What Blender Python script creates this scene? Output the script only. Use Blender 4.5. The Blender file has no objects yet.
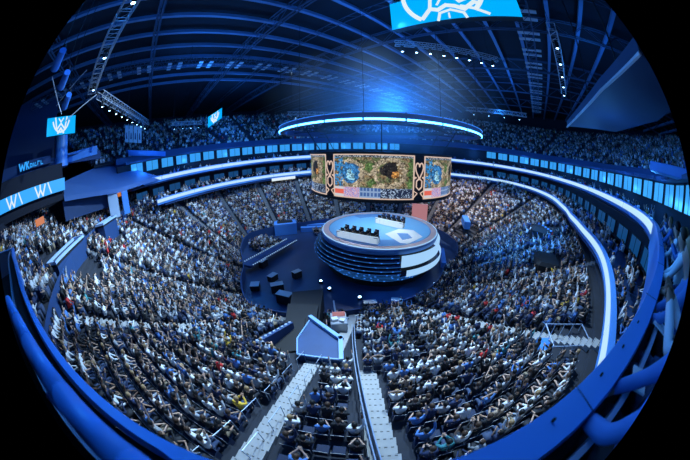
import bpy, math, random
import numpy as np
from mathutils import Vector, Matrix
random.seed(7); RNG = np.random.default_rng(7)
scene = bpy.context.scene
COL = scene.collection
pi = math.pi
def D2R(a): return a * pi / 180.0

# ------------------------------------------------------------------ materials
MATS = {}
def mat(name, col, rough=0.6, metal=0.0, emis=None, strength=0.0, noise=0.0, nscale=4.0, bump=0.0):
    if name in MATS: return MATS[name]
    m = bpy.data.materials.new(name); m.use_nodes = True
    nt = m.node_tree; b = nt.nodes['Principled BSDF']
    b.inputs['Base Color'].default_value = (*col, 1)
    b.inputs['Roughness'].default_value = rough
    b.inputs['Metallic'].default_value = metal
    if noise > 0 or bump > 0:
        tc = nt.nodes.new('ShaderNodeTexCoord'); nz = nt.nodes.new('ShaderNodeTexNoise')
        nz.inputs['Scale'].default_value = nscale; nz.inputs['Detail'].default_value = 5
        nt.links.new(tc.outputs['Object'], nz.inputs['Vector'])
        if noise > 0:
            rp = nt.nodes.new('ShaderNodeMapRange')
            rp.inputs['To Min'].default_value = 1 - noise; rp.inputs['To Max'].default_value = 1 + noise
            nt.links.new(nz.outputs['Fac'], rp.inputs['Value'])
            mx = nt.nodes.new('ShaderNodeVectorMath'); mx.operation = 'SCALE'
            mx.inputs[0].default_value = col
            nt.links.new(rp.outputs['Result'], mx.inputs['Scale'])
            nt.links.new(mx.outputs['Vector'], b.inputs['Base Color'])
        if bump > 0:
            bp = nt.nodes.new('ShaderNodeBump'); bp.inputs['Strength'].default_value = bump
            nt.links.new(nz.outputs['Fac'], bp.inputs['Height']); nt.links.new(bp.outputs['Normal'], b.inputs['Normal'])
    if emis:
        b.inputs['Emission Color'].default_value = (*emis, 1); b.inputs['Emission Strength'].default_value = strength
    MATS[name] = m
    return m
def attr_mat(name, emit=0.0, rough=0.75):
    m = bpy.data.materials.new(name); m.use_nodes = True
    nt = m.node_tree; b = nt.nodes['Principled BSDF']
    a = nt.nodes.new('ShaderNodeAttribute'); a.attribute_name = 'Col'
    b.inputs['Roughness'].default_value = rough
    if emit > 0:
        b.inputs['Base Color'].default_value = (0.01, 0.01, 0.01, 1)
        nt.links.new(a.outputs['Color'], b.inputs['Emission Color']); b.inputs['Emission Strength'].default_value = emit
    else:
        nt.links.new(a.outputs['Color'], b.inputs['Base Color'])
    MATS[name] = m
    return m

CONC = mat('terrace_concrete', (0.03, 0.035, 0.05), 0.9, noise=0.3, nscale=0.8)  # near-black so the gaps between people look like deep shade
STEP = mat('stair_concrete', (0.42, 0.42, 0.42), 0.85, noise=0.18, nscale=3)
NOSE = mat('stair_nosing', (0.12, 0.12, 0.11), 0.8)
DARK = mat('black_paint', (0.008, 0.009, 0.012), 0.7)
FLOORM = mat('arena_floor', (0.022, 0.05, 0.13), 0.35, noise=0.4, nscale=0.3)
NAVY = mat('navy_upholstery', (0.012, 0.026, 0.075), 0.7, noise=0.2, nscale=8)
SEATP = mat('seat_plastic', (0.05, 0.07, 0.13), 0.5)
SEATR = mat('seat_rim', (0.45, 0.45, 0.47), 0.5)
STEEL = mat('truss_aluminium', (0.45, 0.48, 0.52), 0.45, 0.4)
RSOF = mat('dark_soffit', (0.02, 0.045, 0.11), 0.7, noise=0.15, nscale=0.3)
PURL = mat('purlin_blue_lit', (0.13, 0.24, 0.42), 0.6, 0.1)  # blue light on the purlins is put into their colour
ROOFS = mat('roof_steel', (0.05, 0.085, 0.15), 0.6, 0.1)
ROOFD = mat('roof_deck', (0.006, 0.009, 0.018), 0.9, noise=0.3, nscale=0.4)
WALLM = mat('dark_wall', (0.012, 0.015, 0.028), 0.9)
WALLB = mat('deep_blue_wall', (0.012, 0.03, 0.09), 0.8)
RINGM = mat('stage_ring_navy', (0.008, 0.015, 0.045), 0.35)
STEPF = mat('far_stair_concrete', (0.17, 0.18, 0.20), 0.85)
DESKF = mat('desk_front_glow', (.6, .6, .6), .4, emis=(.6, .78, .95), strength=.55)  # glow added so the white desk fronts look brightly lit
BALC = mat('balcony_paint', (0.08, 0.30, 0.80), 0.45, noise=0.06, nscale=1.5)
BALD = mat('balcony_dark', (0.02, 0.06, 0.18), 0.6)
SOFF = mat('soffit_panel', (0.055, 0.14, 0.36), 0.7, noise=0.12, nscale=0.5)
RAILM = mat('painted_rail', (0.40, 0.50, 0.66), 0.4, 0.3)
LEDW = mat('ribbon_led_white', (0.02, 0.02, 0.02), 0.4, emis=(0.50, 0.78, 1.0), strength=1.0)
LEDC = mat('ribbon_led_cyan', (0.02, 0.02, 0.02), 0.4, emis=(0.03, 0.36, 0.95), strength=1.1)
SCRC = mat('screen_cyan', (0.01, 0.01, 0.01), 0.4, emis=(0.0, 0.42, 1.0), strength=1.05)
SCRW = mat('screen_white', (0.02, 0.02, 0.02), 0.4, emis=(0.78, 0.9, 0.95), strength=0.95)
HALO = mat('halo_led', (0.02, 0.02, 0.02), 0.4, emis=(0.08, 0.42, 1.0), strength=9.0)
WIN = mat('lit_suite_glass', (0.02, 0.03, 0.05), 0.3, emis=(0.03, 0.30, 0.78), strength=1.0)
WIN2 = mat('dim_suite_glass', (0.02, 0.03, 0.05), 0.3, emis=(0.01, 0.13, 0.42), strength=0.4)
ORANGE = mat('orange_exit_glow', (0.02, 0.02, 0.02), 0.5, emis=(1.0, 0.28, 0.05), strength=0.6)
LEDB = mat('stage_led_blue', (0.01, 0.01, 0.02), 0.4, emis=(0.04, 0.25, 1.0), strength=1.1)
LEDD = mat('stage_led_dim', (.01, .01, .02), 0.4, emis=(0.02, 0.16, 0.6), strength=.7)
LEDP = mat('stage_led_pale', (0.02, 0.02, 0.02), 0.4, emis=(0.35, 0.62, 0.95), strength=1.0)
STGW = mat('stage_white', (0.75, 0.78, 0.82), 0.4)
STGB = mat('stage_blue', (0.10, 0.28, 0.62), 0.4)
STGR = mat('stage_rim_pink', (0.62, 0.45, 0.45), 0.45)
CREAM = mat('panel_cream', (0.02, 0.02, 0.02), 0.5, emis=(0.85, 0.62, 0.5), strength=0.8)
LENS = mat('lamp_lens', (0.1, 0.1, 0.1), 0.2, emis=(0.35, 0.65, 1.0), strength=14)
PINKP = mat('pink_led_panel', (0.02, 0.02, 0.02), 0.5, emis=(0.75, 0.32, 0.36), strength=0.55)
RPOR = mat('portal_blue_roof', (0.015, 0.06, 0.19), 0.6, noise=.3, nscale=.8)
PALE2 = mat('edge_blue_paint', (.22, .42, .75), .5)
PALE = mat('pale_blue_paint', (.42, .58, .85), .5)
PAPER = mat('white_paper', (0.8, 0.8, 0.82), 0.7)
BANR = mat('banner_cloth', (0.7, 0.78, 0.85), 0.7)
CROWD = attr_mat('crowd_cloth')
GAME = attr_mat('game_screen', emit=0.95)

# ------------------------------------------------------------------ mesh helpers
class MB:
    def __init__(s): s.v = []; s.f = []; s.m = []
    def add(s, vs, fs, mi=0):
        o = len(s.v); s.v += [tuple(v) for v in vs]; s.f += [tuple(o + i for i in f) for f in fs]; s.m += [mi] * len(fs)
    def box(s, c, d, rz=0.0, mi=0, bev=0.0):
        x, y, z = d[0] / 2, d[1] / 2, d[2] / 2; ca, sa = math.cos(rz), math.sin(rz)
        if bev <= 0:
            P = [(-x, -y, -z), (x, -y, -z), (x, y, -z), (-x, y, -z), (-x, -y, z), (x, -y, z), (x, y, z), (-x, y, z)]
            F = [(3, 2, 1, 0), (4, 5, 6, 7), (0, 1, 5, 4), (1, 2, 6, 5), (2, 3, 7, 6), (3, 0, 4, 7)]
        else:
            b = bev; o = [(-x + b, -y), (x - b, -y), (x, -y + b), (x, y - b), (x - b, y), (-x + b, y), (-x, y - b), (-x, -y + b)]
            sx, sy = (x - b) / x, (y - b) / y
            rings = [[(p[0] * sx, p[1] * sy, -z) for p in o], [(*p, -z + b) for p in o], [(*p, z - b) for p in o], [(p[0] * sx, p[1] * sy, z) for p in o]]
            P = [p for r in rings for p in r]
            F = [tuple(range(7, -1, -1)), tuple(range(24, 32))]
            for k in range(3):
                for i in range(8): j = (i + 1) % 8; F.append((k * 8 + i, k * 8 + j, k * 8 + 8 + j, k * 8 + 8 + i))
        s.add([(c[0] + p[0] * ca - p[1] * sa, c[1] + p[0] * sa + p[1] * ca, c[2] + p[2]) for p in P], F, mi)
    def bar(s, a, b, r=0.03, n=6, mi=0, r2=None):
        a = Vector(a); b = Vector(b); d = (b - a)
        if d.length < 1e-6: return
        d.normalize(); u = d.orthogonal().normalized(); w = d.cross(u); r2 = r if r2 is None else r2
        P = []
        for q, rr in ((a, r), (b, r2)):
            for i in range(n):
                t = 2 * pi * i / n; P.append(q + (u * math.cos(t) + w * math.sin(t)) * rr)
        F = [(i, (i + 1) % n, n + (i + 1) % n, n + i) for i in range(n)] + [tuple(range(n - 1, -1, -1)), tuple(range(n, 2 * n))]
        s.add(P, F, mi)
    def path(s, pts, r=0.03, n=6, mi=0):
        for a, b in zip(pts, pts[1:]): s.bar(a, b, r, n, mi)
    def lathe(s, prof, c=(0, 0, 0), n=48, a0=0.0, a1=2 * pi, mi=0):
        full = abs(a1 - a0 - 2 * pi) < 1e-6; m = n if full else n + 1; P = []
        for i in range(m):
            t = a0 + (a1 - a0) * i / n
            for r, z in prof: P.append((c[0] + r * math.cos(t), c[1] + r * math.sin(t), c[2] + z))
        k = len(prof); F = []
        for i in range(n):
            j = (i + 1) % m if full else i + 1
            for q in range(k - 1): F.append((i * k + q, j * k + q, j * k + q + 1, i * k + q + 1))
        s.add(P, F, mi)
    def prism(s, poly, z0, z1, mi=0):
        n = len(poly)
        s.add([(*p, z0) for p in poly] + [(*p, z1) for p in poly], [tuple(range(n - 1, -1, -1)), tuple(range(n, 2 * n))] + [(i, (i + 1) % n, n + (i + 1) % n, n + i) for i in range(n)], mi)
    def slab3(s, pts, off, mi=0):
        n = len(pts); off = Vector(off)
        s.add([Vector(p) for p in pts] + [Vector(p) + off for p in pts], [tuple(range(n - 1, -1, -1)), tuple(range(n, 2 * n))] + [(i, (i + 1) % n, n + (i + 1) % n, n + i) for i in range(n)], mi)
    def build(s, name, mats, parent=None, smooth=False):
        me = bpy.data.meshes.new(name); me.from_pydata(s.v, [], s.f); me.update()
        if not isinstance(mats, (list, tuple)): mats = [mats]
        for m in mats: me.materials.append(m)
        if len(mats) > 1: me.polygons.foreach_set('material_index', s.m)
        if smooth: me.polygons.foreach_set('use_smooth', [True] * len(me.polygons))
        return link(name, me, parent)
def link(name, me, parent=None):
    o = bpy.data.objects.new(name, me); COL.objects.link(o)
    if parent is not None: o.parent = parent
    return o
def tag(o, label=None, cat=None, group=None, kind=None):
    if label: o['label'] = label
    if cat: o['category'] = cat
    if group: o['group'] = group
    if kind: o['kind'] = kind
    return o
def thing(name, label, cat, loc=(0, 0, 0), rz=0.0, group=None):
    o = bpy.data.objects.new(name, None); o.empty_display_size = 0.2; COL.objects.link(o)
    o.location = loc; o.rotation_euler = (0, 0, rz)
    return tag(o, label, cat, group)
def copy_tree(o, parent=None):
    c = o.copy(); COL.objects.link(c); c.parent = parent
    for ch in list(o.children): copy_tree(ch, c)
    return c
def struct(o): return tag(o, kind='structure')
def dirb(a, b): return math.atan2(b[1] - a[1], b[0] - a[0])

# ------------------------------------------------------------------ plan of the arena
C0 = (3.0, 32.0)          # centre the seating is measured from
ST = (5.2, 34.0)          # centre of the stage
EYE = 16.5                # height of the eye above the event floor
def ring(ctrl):
    a = sorted((d % 360, r) for d, r in ctrl)
    xs = [p[0] for p in a]; ys = [p[1] for p in a]
    xs = [xs[-1] - 360] + xs + [xs[0] + 360]; ys = [ys[-1]] + ys + [ys[0]]
    g = np.arange(0, 360, 0.5); v = np.interp(g, xs, ys)
    k = np.exp(-0.5 * (np.arange(-24, 25) * 0.5 / 3.0) ** 2); k /= k.sum()
    v = np.convolve(np.concatenate([v[-24:], v, v[:24]]), k, 'valid')
    return v
def rr(tab, deg):
    x = (np.asarray(deg, float) % 360) * 2; i = np.floor(x).astype(int); f = x - i
    return tab[i % 720] * (1 - f) + tab[(i + 1) % 720] * f
def pt(deg, R, z=None):
    t = D2R(deg); p = (C0[0] + R * math.cos(t), C0[1] + R * math.sin(t))
    return p if z is None else (*p, z)
RF = ring([(-93, 12.3), (-60, 11.6), (-22, 11.2), (16, 17.2), (50, 21), (90, 20), (125, 21), (154, 24.5), (180, 19), (191, 17.6), (223, 18.2), (250, 14)])
RT = ring([(-118, 35), (-125, 35), (-134, 35.2), (-156, 37), (-173, 37.8), (170, 35), (150, 32), (124, 30), (90, 30.5), (60, 34), (33, 39), (16, 43), (0, 41), (-15, 36), (-35, 31), (-50, 30), (-64, 31), (-78, 33), (-93, 36), (-105, 35.5)])
RL = ring([(-170, 34.4), (171, 30.5), (150, 28.5), (124, 28), (76, 29.8), (43, 36), (33, 40), (24, 42), (14, 40.5), (2, 36.5), (-11, 31.6), (-28, 27.9), (-42, 27.4), (-56, 28.5), (-64, 29.0), (-72, 29.7), (-78, 30.5), (-83, 31.5), (-95, 34.5), (-118, 36), (-145, 35)])
RU = ring([(-170, 35.6), (171, 31.7), (150, 29.7), (124, 29.3), (76, 31.4), (43, 38), (33, 42), (16, 43.5), (5, 40.5), (-11, 36.8), (-28, 33.6), (-40, 32.8), (-51, 32.6), (-60, 32.0), (-67, 31.5), (-74, 31.1), (-80, 31.1), (-88, 31.5), (-92, 31.72), (-94.5, 31.93), (-96.2, 32.1), (-98.4, 32.25), (-101, 32.4), (-107.6, 33.1), (-116, 34.9), (-140, 38)])
_g = np.arange(0, 360, .5); _m = (_g < 176) | (_g > 256); RT[_m] = np.minimum(RT[_m], RL[_m] + 3.6)
ZF, ZT, NROW = 1.0, 10.6, 27
def row_rz(r, deg):
    f = rr(RF, deg); t = rr(RT, deg); return f + (t - f) * r / NROW
def row_z(r): return ZF + (ZT - ZF) * (r / NROW) ** 1.03
AISLES = [-93.2, -102.2, -99.9, -73, -123.5, -146, -168, -50, -28, -8, 12, 30, 48, 66, 84, 102, 120, 138, 156, 174]
AW = 0.62
def aang(a, r): return -94.6 + (r - 13) * .16 if a == -93.2 else (-102.4 + (r - 11) * .11 if a == -102.2 else a)
AROW = {-93.2: 13, -102.2: 11, -99.9: 0}

# ------------------------------------------------------------------ setting
def ring_strip(name, prof_fn, d0, d1, mats, step=1.0, parent=None, mi=None):
    """sweep a profile [(R, z), ...] (closed) along the plan from angle d0 to d1"""
    mb = MB(); n = max(2, int(abs(d1 - d0) / step)); P = []; k = None
    for i in range(n + 1):
        d = d0 + (d1 - d0) * i / n; pr = prof_fn(d); k = len(pr)
        for R, z in pr: P.append(pt(d, R, z))
    F = []
    for i in range(n):
        for q in range(k):
            w = (q + 1) % k; F.append((i * k + q, i * k + w, i * k + k + w, i * k + k + q))
    F += [tuple(range(k - 1, -1, -1)), tuple(n * k + q for q in range(k))]
    mb.add(P, F)
    return mb.build(name, mats, parent)

mb = MB(); mb.box((3, 32, -0.1), (150, 150, 0.2)); struct(mb.build('floor', FLOORM))
mb = MB()
N = 96
mb.add([(3 + 74 * math.cos(2 * pi * i / N), 30 + 74 * math.sin(2 * pi * i / N), z) for z in (0, 36) for i in range(N)], [(i, N + i, N + (i + 1) % N, (i + 1) % N) for i in range(N)])
struct(mb.build('wall_outer', WALLM))
mb = MB(); mb.prism([(3 + 74.5 * math.cos(2 * pi * i / N), 30 + 74.5 * math.sin(2 * pi * i / N)) for i in range(N)], 35.2, 35.8)
struct(mb.build('ceiling', ROOFD))

def terrace(name, rfun, zfun, n, d0, d1, m, step=1.5, base=None):
    P = []; F = []; nd = int(round((d1 - d0) / step)); k = 2 * n
    for i in range(nd + 1):
        d = d0 + (d1 - d0) * i / nd
        for r in range(n):
            P.append(pt(d, rfun(r, d), zfun(r))); P.append(pt(d, rfun(r + 1, d), zfun(r)))
    for i in range(nd):
        for q in range(k - 1):
            F.append((i * k + q, i * k + k + q, i * k + k + q + 1, i * k + q + 1))
    mb = MB(); mb.add(P, F); return struct(mb.build(name, m))
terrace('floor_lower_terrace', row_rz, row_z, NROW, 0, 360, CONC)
# low wall in front of the first row
ring_strip('trim_1', lambda d: [(rr(RF, d) - 0.15, 0), (rr(RF, d) - 0.15, ZF + .75), (rr(RF, d), ZF + .75), (rr(RF, d), 0)], 0, 359.9, BALD)['kind'] = 'structure'
# left terrace behind the lower bowl
LB0, LB1, NL = 180, 256, 13
def lb_r(r, d): return rr(RT, d) + 0.9 + r * 0.95
def lb_z(r): return 11.3 + 0.335 * r
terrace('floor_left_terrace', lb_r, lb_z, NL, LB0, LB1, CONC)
ring_strip('trim_2', lambda d: [(rr(RT, d) + .05, 10.2), (rr(RT, d) + .05, 11.9), (rr(RT, d) + .3, 11.75), (rr(RT, d) + .3, 10.2)], 181, 256, BALD)['kind'] = 'structure'
ring_strip('wall_left_block', lambda d: [(rr(RT, d) + 13.3, 11), (rr(RT, d) + 13.3, 17.4), (rr(RT, d) + 13.6, 17.4), (rr(RT, d) + 13.6, 11)], 190, 256, WALLM)['kind'] = 'structure'
# upper deck
UD0, UD1, NU = -66, 194, 20
def ud_r(r, d): return rr(RU, d) + 6.0 + r * 0.85
def ud_z(r): return 19.7 + 0.48 * r
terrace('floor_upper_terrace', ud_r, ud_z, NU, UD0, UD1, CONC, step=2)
# suites: floor slab, back wall, roof fascia
ring_strip('floor_suite_level', lambda d: [(rr(RU, d) + .3, 14.4), (rr(RU, d) + .3, 14.7), (rr(RU, d) + 6, 14.7), (rr(RU, d) + 6, 14.4)], -116, 190, BALD)['kind'] = 'structure'
ring_strip('wall_suite_back', lambda d: [(rr(RU, d) + 3.6, 14.7), (rr(RU, d) + 3.6, 18.75), (rr(RU, d) + 3.9, 18.75), (rr(RU, d) + 3.9, 14.7)], -66, 190, WALLM)['kind'] = 'structure'
ring_strip('trim_3', lambda d: [(rr(RU, d) + 2.8, 18.8), (rr(RU, d) + 2.8, 19.1), (rr(RU, d) + 5.6, 19.2), (rr(RU, d) + 5.6, 20.3), (rr(RU, d) + 5.85, 20.3), (rr(RU, d) + 5.85, 18.8)], -66, 188, BALD)['kind'] = 'structure'
# loge level between the two ribbons
ring_strip('floor_loge_level', lambda d: [(rr(RL, d) + .2, 10.6), (rr(RL, d) + .2, 10.95), (rr(RL, d) + 6, 10.95), (rr(RL, d) + 6, 10.6)], -100, 181, BALD)['kind'] = 'structure'
ring_strip('wall_loge_back', lambda d: [(rr(RL, d) + 4.2, 12.0), (rr(RL, d) + 4.2, 14.5), (rr(RL, d) + 4.5, 14.5), (rr(RL, d) + 4.5, 12.0)], -100, 181, WALLM)['kind'] = 'structure'
# hidden underside of the balcony where the camera stands
ring_strip('trim_4', lambda d: [(rr(RU, d) + .34, 14.2), (rr(RU, d) + .34, 14.95), (rr(RU, d) + 9, 14.95), (rr(RU, d) + 9, 14.2)], -116, -66, DARK)['kind'] = 'structure'

# ------------------------------------------------------------------ ribbons and balcony ledges (each a thing)
def ribbon(name, label, tab, d0, d1, zb, zt, ledm, depth=0.25, cap=0.12, segs=None, group=None, cat='ribbon display', capm=None):
    t = thing(name, label, cat, (*C0, 0), group=group)
    def loc(o): o.location = (-C0[0], -C0[1], 0); o.parent = t; return o
    a = ring_strip('balcony_front', lambda d: [(rr(tab, d), zb - .35), (rr(tab, d), zt), (rr(tab, d) + depth, zt + .02), (rr(tab, d) + depth, zb - .35)], d0, d1, BALC); loc(a)
    b = ring_strip('ledge_cap', lambda d: [(rr(tab, d) - .06, zt + .01), (rr(tab, d) - .04, zt + cap), (rr(tab, d) + depth + .05, zt + cap + .03), (rr(tab, d) + depth + .05, zt + .01)], d0, d1, capm or BALC); loc(b)
    if segs is None: segs = [(d0, d1)]
    for s0, s1 in segs:
        c = ring_strip('led_strip', lambda d: [(rr(tab, d) - .08, zb), (rr(tab, d) - .08, zt), (rr(tab, d) - .01, zt), (rr(tab, d) - .01, zb)], s0, s1, ledm); loc(c)
    return t
def segsplit(d0, d1, w, gap): 
    out = []; d = d0
    while d < d1 - .5: out.append((d, min(d1, d + w - gap))); d += w
    return out
ribbon('ribbon_display', 'upper white LED ribbon along the suite balcony around the far bowl', RU, -66, 186, 15.0, 15.55, LEDW, segs=segsplit(-66, 186, 24.6, .25))
ribbon('ribbon_display', 'lower white LED ribbon on the loge balcony, dropping below the upper ribbon', RL, -96, 184, 11.35, 11.88, LEDW, segs=segsplit(-96, 184, 19, .2))
# loge glass rail posts on top of lower ribbon handled as partitions below

def lw(d): return float(np.interp(d, [-96.3, -95.5], [.075, .19]))
# near balcony rail right under the camera
nb = thing('balcony_rail', 'broad blue metal balcony rail curving across the bottom of the view', 'railing', (*C0, 0))
def nloc(o, lab=None):
    o.location = (-C0[0], -C0[1], 0); o.parent = nb
    if lab: o['label'] = lab
    return o
U = lambda d: rr(RU, d)
nloc(ring_strip('rail_face', lambda d: [(U(d), 14.3), (U(d), 15.66), (U(d) + .03, 15.68), (U(d) + .03, 14.3)], -116, -66.3, BALC, .5))
nloc(ring_strip('top_ledge', lambda d: [(U(d) - .02, 15.62), (U(d) + .0, 15.74), (U(d) + lw(d) - .02, 15.76), (U(d) + lw(d), 15.7), (U(d) + lw(d), 15.62)], -116, -66.3, BALC, .5))
nloc(ring_strip('inner_channel', lambda d: [(U(d) + lw(d), 15.45), (U(d) + lw(d), 15.6), (U(d) + .27, 15.6), (U(d) + .27, 15.45)], -116, -66.3, DARK, .5))
nloc(ring_strip('handrail', lambda d: [(U(d) + .29, 15.62), (U(d) + .29, 15.70), (U(d) + .33, 15.70), (U(d) + .33, 15.62)], -116, -66.3, RAILM, .5))
nloc(ring_strip('inner_panel', lambda d: [(U(d) + .3, 14.6), (U(d) + .3, 15.6), (U(d) + .32, 15.6), (U(d) + .32, 14.6)], -116, -66.3, BALD, .5))
for d in (-94.1, -93.35, -92.7, -91.9):
    m = MB(); p = pt(d, U(d) + .06, 15.75); m.bar(p, (p[0], p[1], 15.768), .008, 8); nloc(m.build('bolt', DARK))
for d in (-93.75, -90.6, -87.2, -83.0, -77.0):
    m = MB(); m.bar(pt(d + .04, U(d) - .018, 15.75), pt(d + .04, U(d) + .175, 15.765), .0025, 5); nloc(m.build('joint_seam', DARK))
# padded arm rail close beside the camera on the left
m = MB(); PR = [(-2.3, -.14, 16.06), (-1.6, -.09, 16.08), (-1.15, -.07, 16.1), (-.68, -.05, 16.1), (-.36, -.05, 16.1), (-.16, -.06, 16.1)]
for a, b in zip(PR, PR[1:]): m.bar(a, b, .048, 14)
m.bar(PR[-1], (-.12, -.06, 16.09), .048, 14, 0, .02)
for x in (-2.0, -.9): m.bar((x, -.12, 16.03), (x, -.14, 14.95), .02, 8)
tag(m.build('padded_rail', BALC, smooth=True), 'thick padded blue rail right beside the camera at the lower left', 'railing')
# dark glassless frame end post at the left end of the balcony
m = MB(); a = pt(-116, U(-116)); b = (a[0] - 5.5, a[1] - 1.6)
m.slab3([(a[0], a[1], 14.3), (a[0], a[1], 15.74), (b[0], b[1], 15.74), (b[0], b[1], 14.3)], (0.06, -0.22, 0)); nloc(m.build('return_panel', BALC))

ORD = ['first', 'second', 'third', 'fourth', 'fifth', 'sixth', 'seventh', 'eighth', 'ninth', 'tenth', 'eleventh', 'twelfth', 'thirteenth', 'fourteenth', 'fifteenth', 'sixteenth', 'seventeenth', 'eighteenth', 'nineteenth', 'twentieth', 'twenty-first', 'twenty-second', 'twenty-third', 'twenty-fourth', 'twenty-fifth', 'twenty-sixth', 'twenty-seventh', 'twenty-eighth']
def ordn(i): return ORD[i] if i < len(ORD) else 'much farther'

# ------------------------------------------------------------------ aisle stairs of the lower bowl
AL = {-93.2: 'pale concrete staircase beside the long metal handrail', -102.2: 'pale concrete staircase with zigzag hand loops, under the balcony ledge',
      -99.9: 'narrow pale steps between the long handrail and the blue portal roof',
      -73: 'pale staircase running down from the railed platform', -123.5: 'pale staircase crossing the crowd near the blue balcony corner'}
for k, d in enumerate(AISLES):
    m = MB(); d0_ = d
    for r in range(AROW.get(d, 0), 13 if d == -99.9 else NROW):
        d = aang(d0_, r); R0 = float(row_rz(r, d)); R1 = float(row_rz(r + 1, d)); z = row_z(r); dz = row_z(r + 1) - z
        w = AW * (.82 if d0_ == -93.2 else .68)
        for h in range(2):
            a = R0 + (R1 - R0) * h / 2; b = R0 + (R1 - R0) * (h + 1) / 2; zt = z + .03 + dz * .5 * h
            c = pt(d, (a + b) / 2); m.box((*c, zt - .04), (b - a + .01, w * 2, .12 + dz * .5), D2R(d))
            if d0_ in (-93.2, -102.2, -73, -123.5):
                for j in range(4):
                    off = (j - 1.5) * w * .45; c2 = pt(d, a + .05); n = (-math.sin(D2R(d)), math.cos(D2R(d)))
                    m.box((c2[0] + n[0] * off, c2[1] + n[1] * off, zt + .02 + dz * .25), (.045, w * .2, .012), D2R(d), 1)
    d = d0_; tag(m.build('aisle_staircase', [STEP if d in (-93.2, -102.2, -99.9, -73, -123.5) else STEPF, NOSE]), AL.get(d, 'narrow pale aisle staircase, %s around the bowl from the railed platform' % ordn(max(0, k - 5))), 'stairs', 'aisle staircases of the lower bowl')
# hand loops on the staircase left of the handrail
for r in range(12, NROW - 1, 2):
    R0 = float(row_rz(r, -102.2)); z = row_z(r) + .1
    for sd in (-1, 1):
        dd = -102.2 + sd * D2R(1) * 0 + sd * 1.25 * (24 / R0)
        m = MB(); a = pt(dd, R0); b = pt(dd, R0 + 1.0); zz = row_z(r + 1) + .1
        m.path([(*a, z), (*a, z + .85), (*b, zz + .85), (*b, zz)], .018, 6)
        tag(m.build('hand_loop', RAILM), 'thin metal hand loop, %s above the portal roof on the zigzag staircase %s side' % (ordn((r - 12) // 2), 'portal' if sd > 0 else 'crowd'), 'handrail', 'hand loops on the zigzag staircase')
# long handrail
t = thing('aisle_handrail', 'long double metal handrail running straight down beside the pale staircase', 'handrail', (*C0, 0))
L = lambda p, z: (p[0] - C0[0], p[1] - C0[1], z)
rang = lambda R0: -97.9 + (R0 - 17) * .30
for off, nm_ in ((0, 'top_rail'), (.16, 'second_rail')):
    m = MB(); P = []
    for r in range(6, NROW + 1):
        R0 = float(row_rz(r, -96)); P.append(L(pt(rang(R0) - math.degrees(off / R0), R0), row_z(r) + .95))
    m.path(P, .028, 8); m.build(nm_, RAILM, t)
for r in range(6, NROW, 2):
    R0 = float(row_rz(r, -96)); m = MB(); p = pt(rang(R0), R0); m.bar(L(p, row_z(r) - .1), L(p, row_z(r) + .95), .022, 6); m.build('post', RAILM, t)
m = MB()
for r in range(6, NROW):
    R0 = float(row_rz(r, -96)); R1 = float(row_rz(r + 1, -96))
    m.slab3([L(pt(rang(R0), R0), row_z(r) - .05), L(pt(rang(R1), R1), row_z(r + 1) - .05), L(pt(rang(R1), R1), row_z(r + 1) + .8), L(pt(rang(R0), R0), row_z(r) + .8)], (.02, 0, 0))
m.build('glass_panel', mat('tinted_panel', (.10, .16, .26), .3), t)

# ------------------------------------------------------------------ portals (vomitories) and platforms in the bowl
HOLES = []      # (x, y, radius) kept clear of people
def portal(label, poly, ztop, zbase, dark=None, edge=.22, group=None, em=None, rm=None):
    c = (sum(p[0] for p in poly) / len(poly), sum(p[1] for p in poly) / len(poly))
    t = thing('entry_portal', label, 'portal', (*c, zbase), group=group)
    q = [(p[0] - c[0], p[1] - c[1]) for p in poly]
    m = MB(); m.prism(q, ztop - zbase - .25, ztop - zbase); m.build('portal_roof', rm or SOFF, t)
    m = MB(); m.prism([(x * .95, y * .95) for x, y in q], -1.5, ztop - zbase - .25); m.build('portal_walls', BALD, t)
    m = MB()
    n = len(q)
    for i in range(n):
        a = q[i]; b = q[(i + 1) % n]; L_ = math.hypot(b[0] - a[0], b[1] - a[1]); big = i < 2 or n == 4
        m.box(((a[0] + b[0]) / 2, (a[1] + b[1]) / 2, ztop - zbase + (.12 if big else .02)), (L_ + (edge if big else 0), edge if big else .08, .25 if big else .1), dirb(a, b))
    m.build('parapet_edge', em or BALC, t)
    HOLES.append((c[0], c[1], max(math.hypot(*p) for p in q) + .15))
    return t
portal('blue five-sided portal roof in the middle of the near crowd', [(-2.41, 13.0), (-.35, 10.9), (-.3, 9.2), (-2.85, 9.55), (-3.05, 10.9)], 5.7, 4.2, em=PALE2, rm=RPOR, edge=.26)
# stair well left of it, its darkness a solid black block, with sloping parapet
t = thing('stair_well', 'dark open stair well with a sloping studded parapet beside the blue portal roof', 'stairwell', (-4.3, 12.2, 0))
m = MB(); m.prism([(1.2, 2.2), (1.4, -1.2), (-.6, -1.9), (-1.1, -1.4), (.3, 2.0)], 3.2, 4.62); m.build('well_dark', DARK, t)
m = MB(); m.slab3([(.55, .9, 5.2), (-1.2, -2.2, 5.9), (-1.2, -2.2, 4.5), (.55, .9, 3.6)], (-.25, .15, 0))
for i in range(9): m.box((.55 - 1.75 * (i + .5) / 9 - .13, .9 - 3.1 * (i + .5) / 9 + .07, 5.2 + .7 * (i + .5) / 9 + .03), (.16, .16, .08), .5, 1)
m.build('parapet', [BALD, RAILM], t)
HOLES += [(-4.2, 12.4, 2.4), (-3.9, 14.2, 1.9), (-3.6, 15.8, 1.8), (-3.9, 17.6, 2.0), (-3.8, 19.2, 2.0)]
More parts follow.
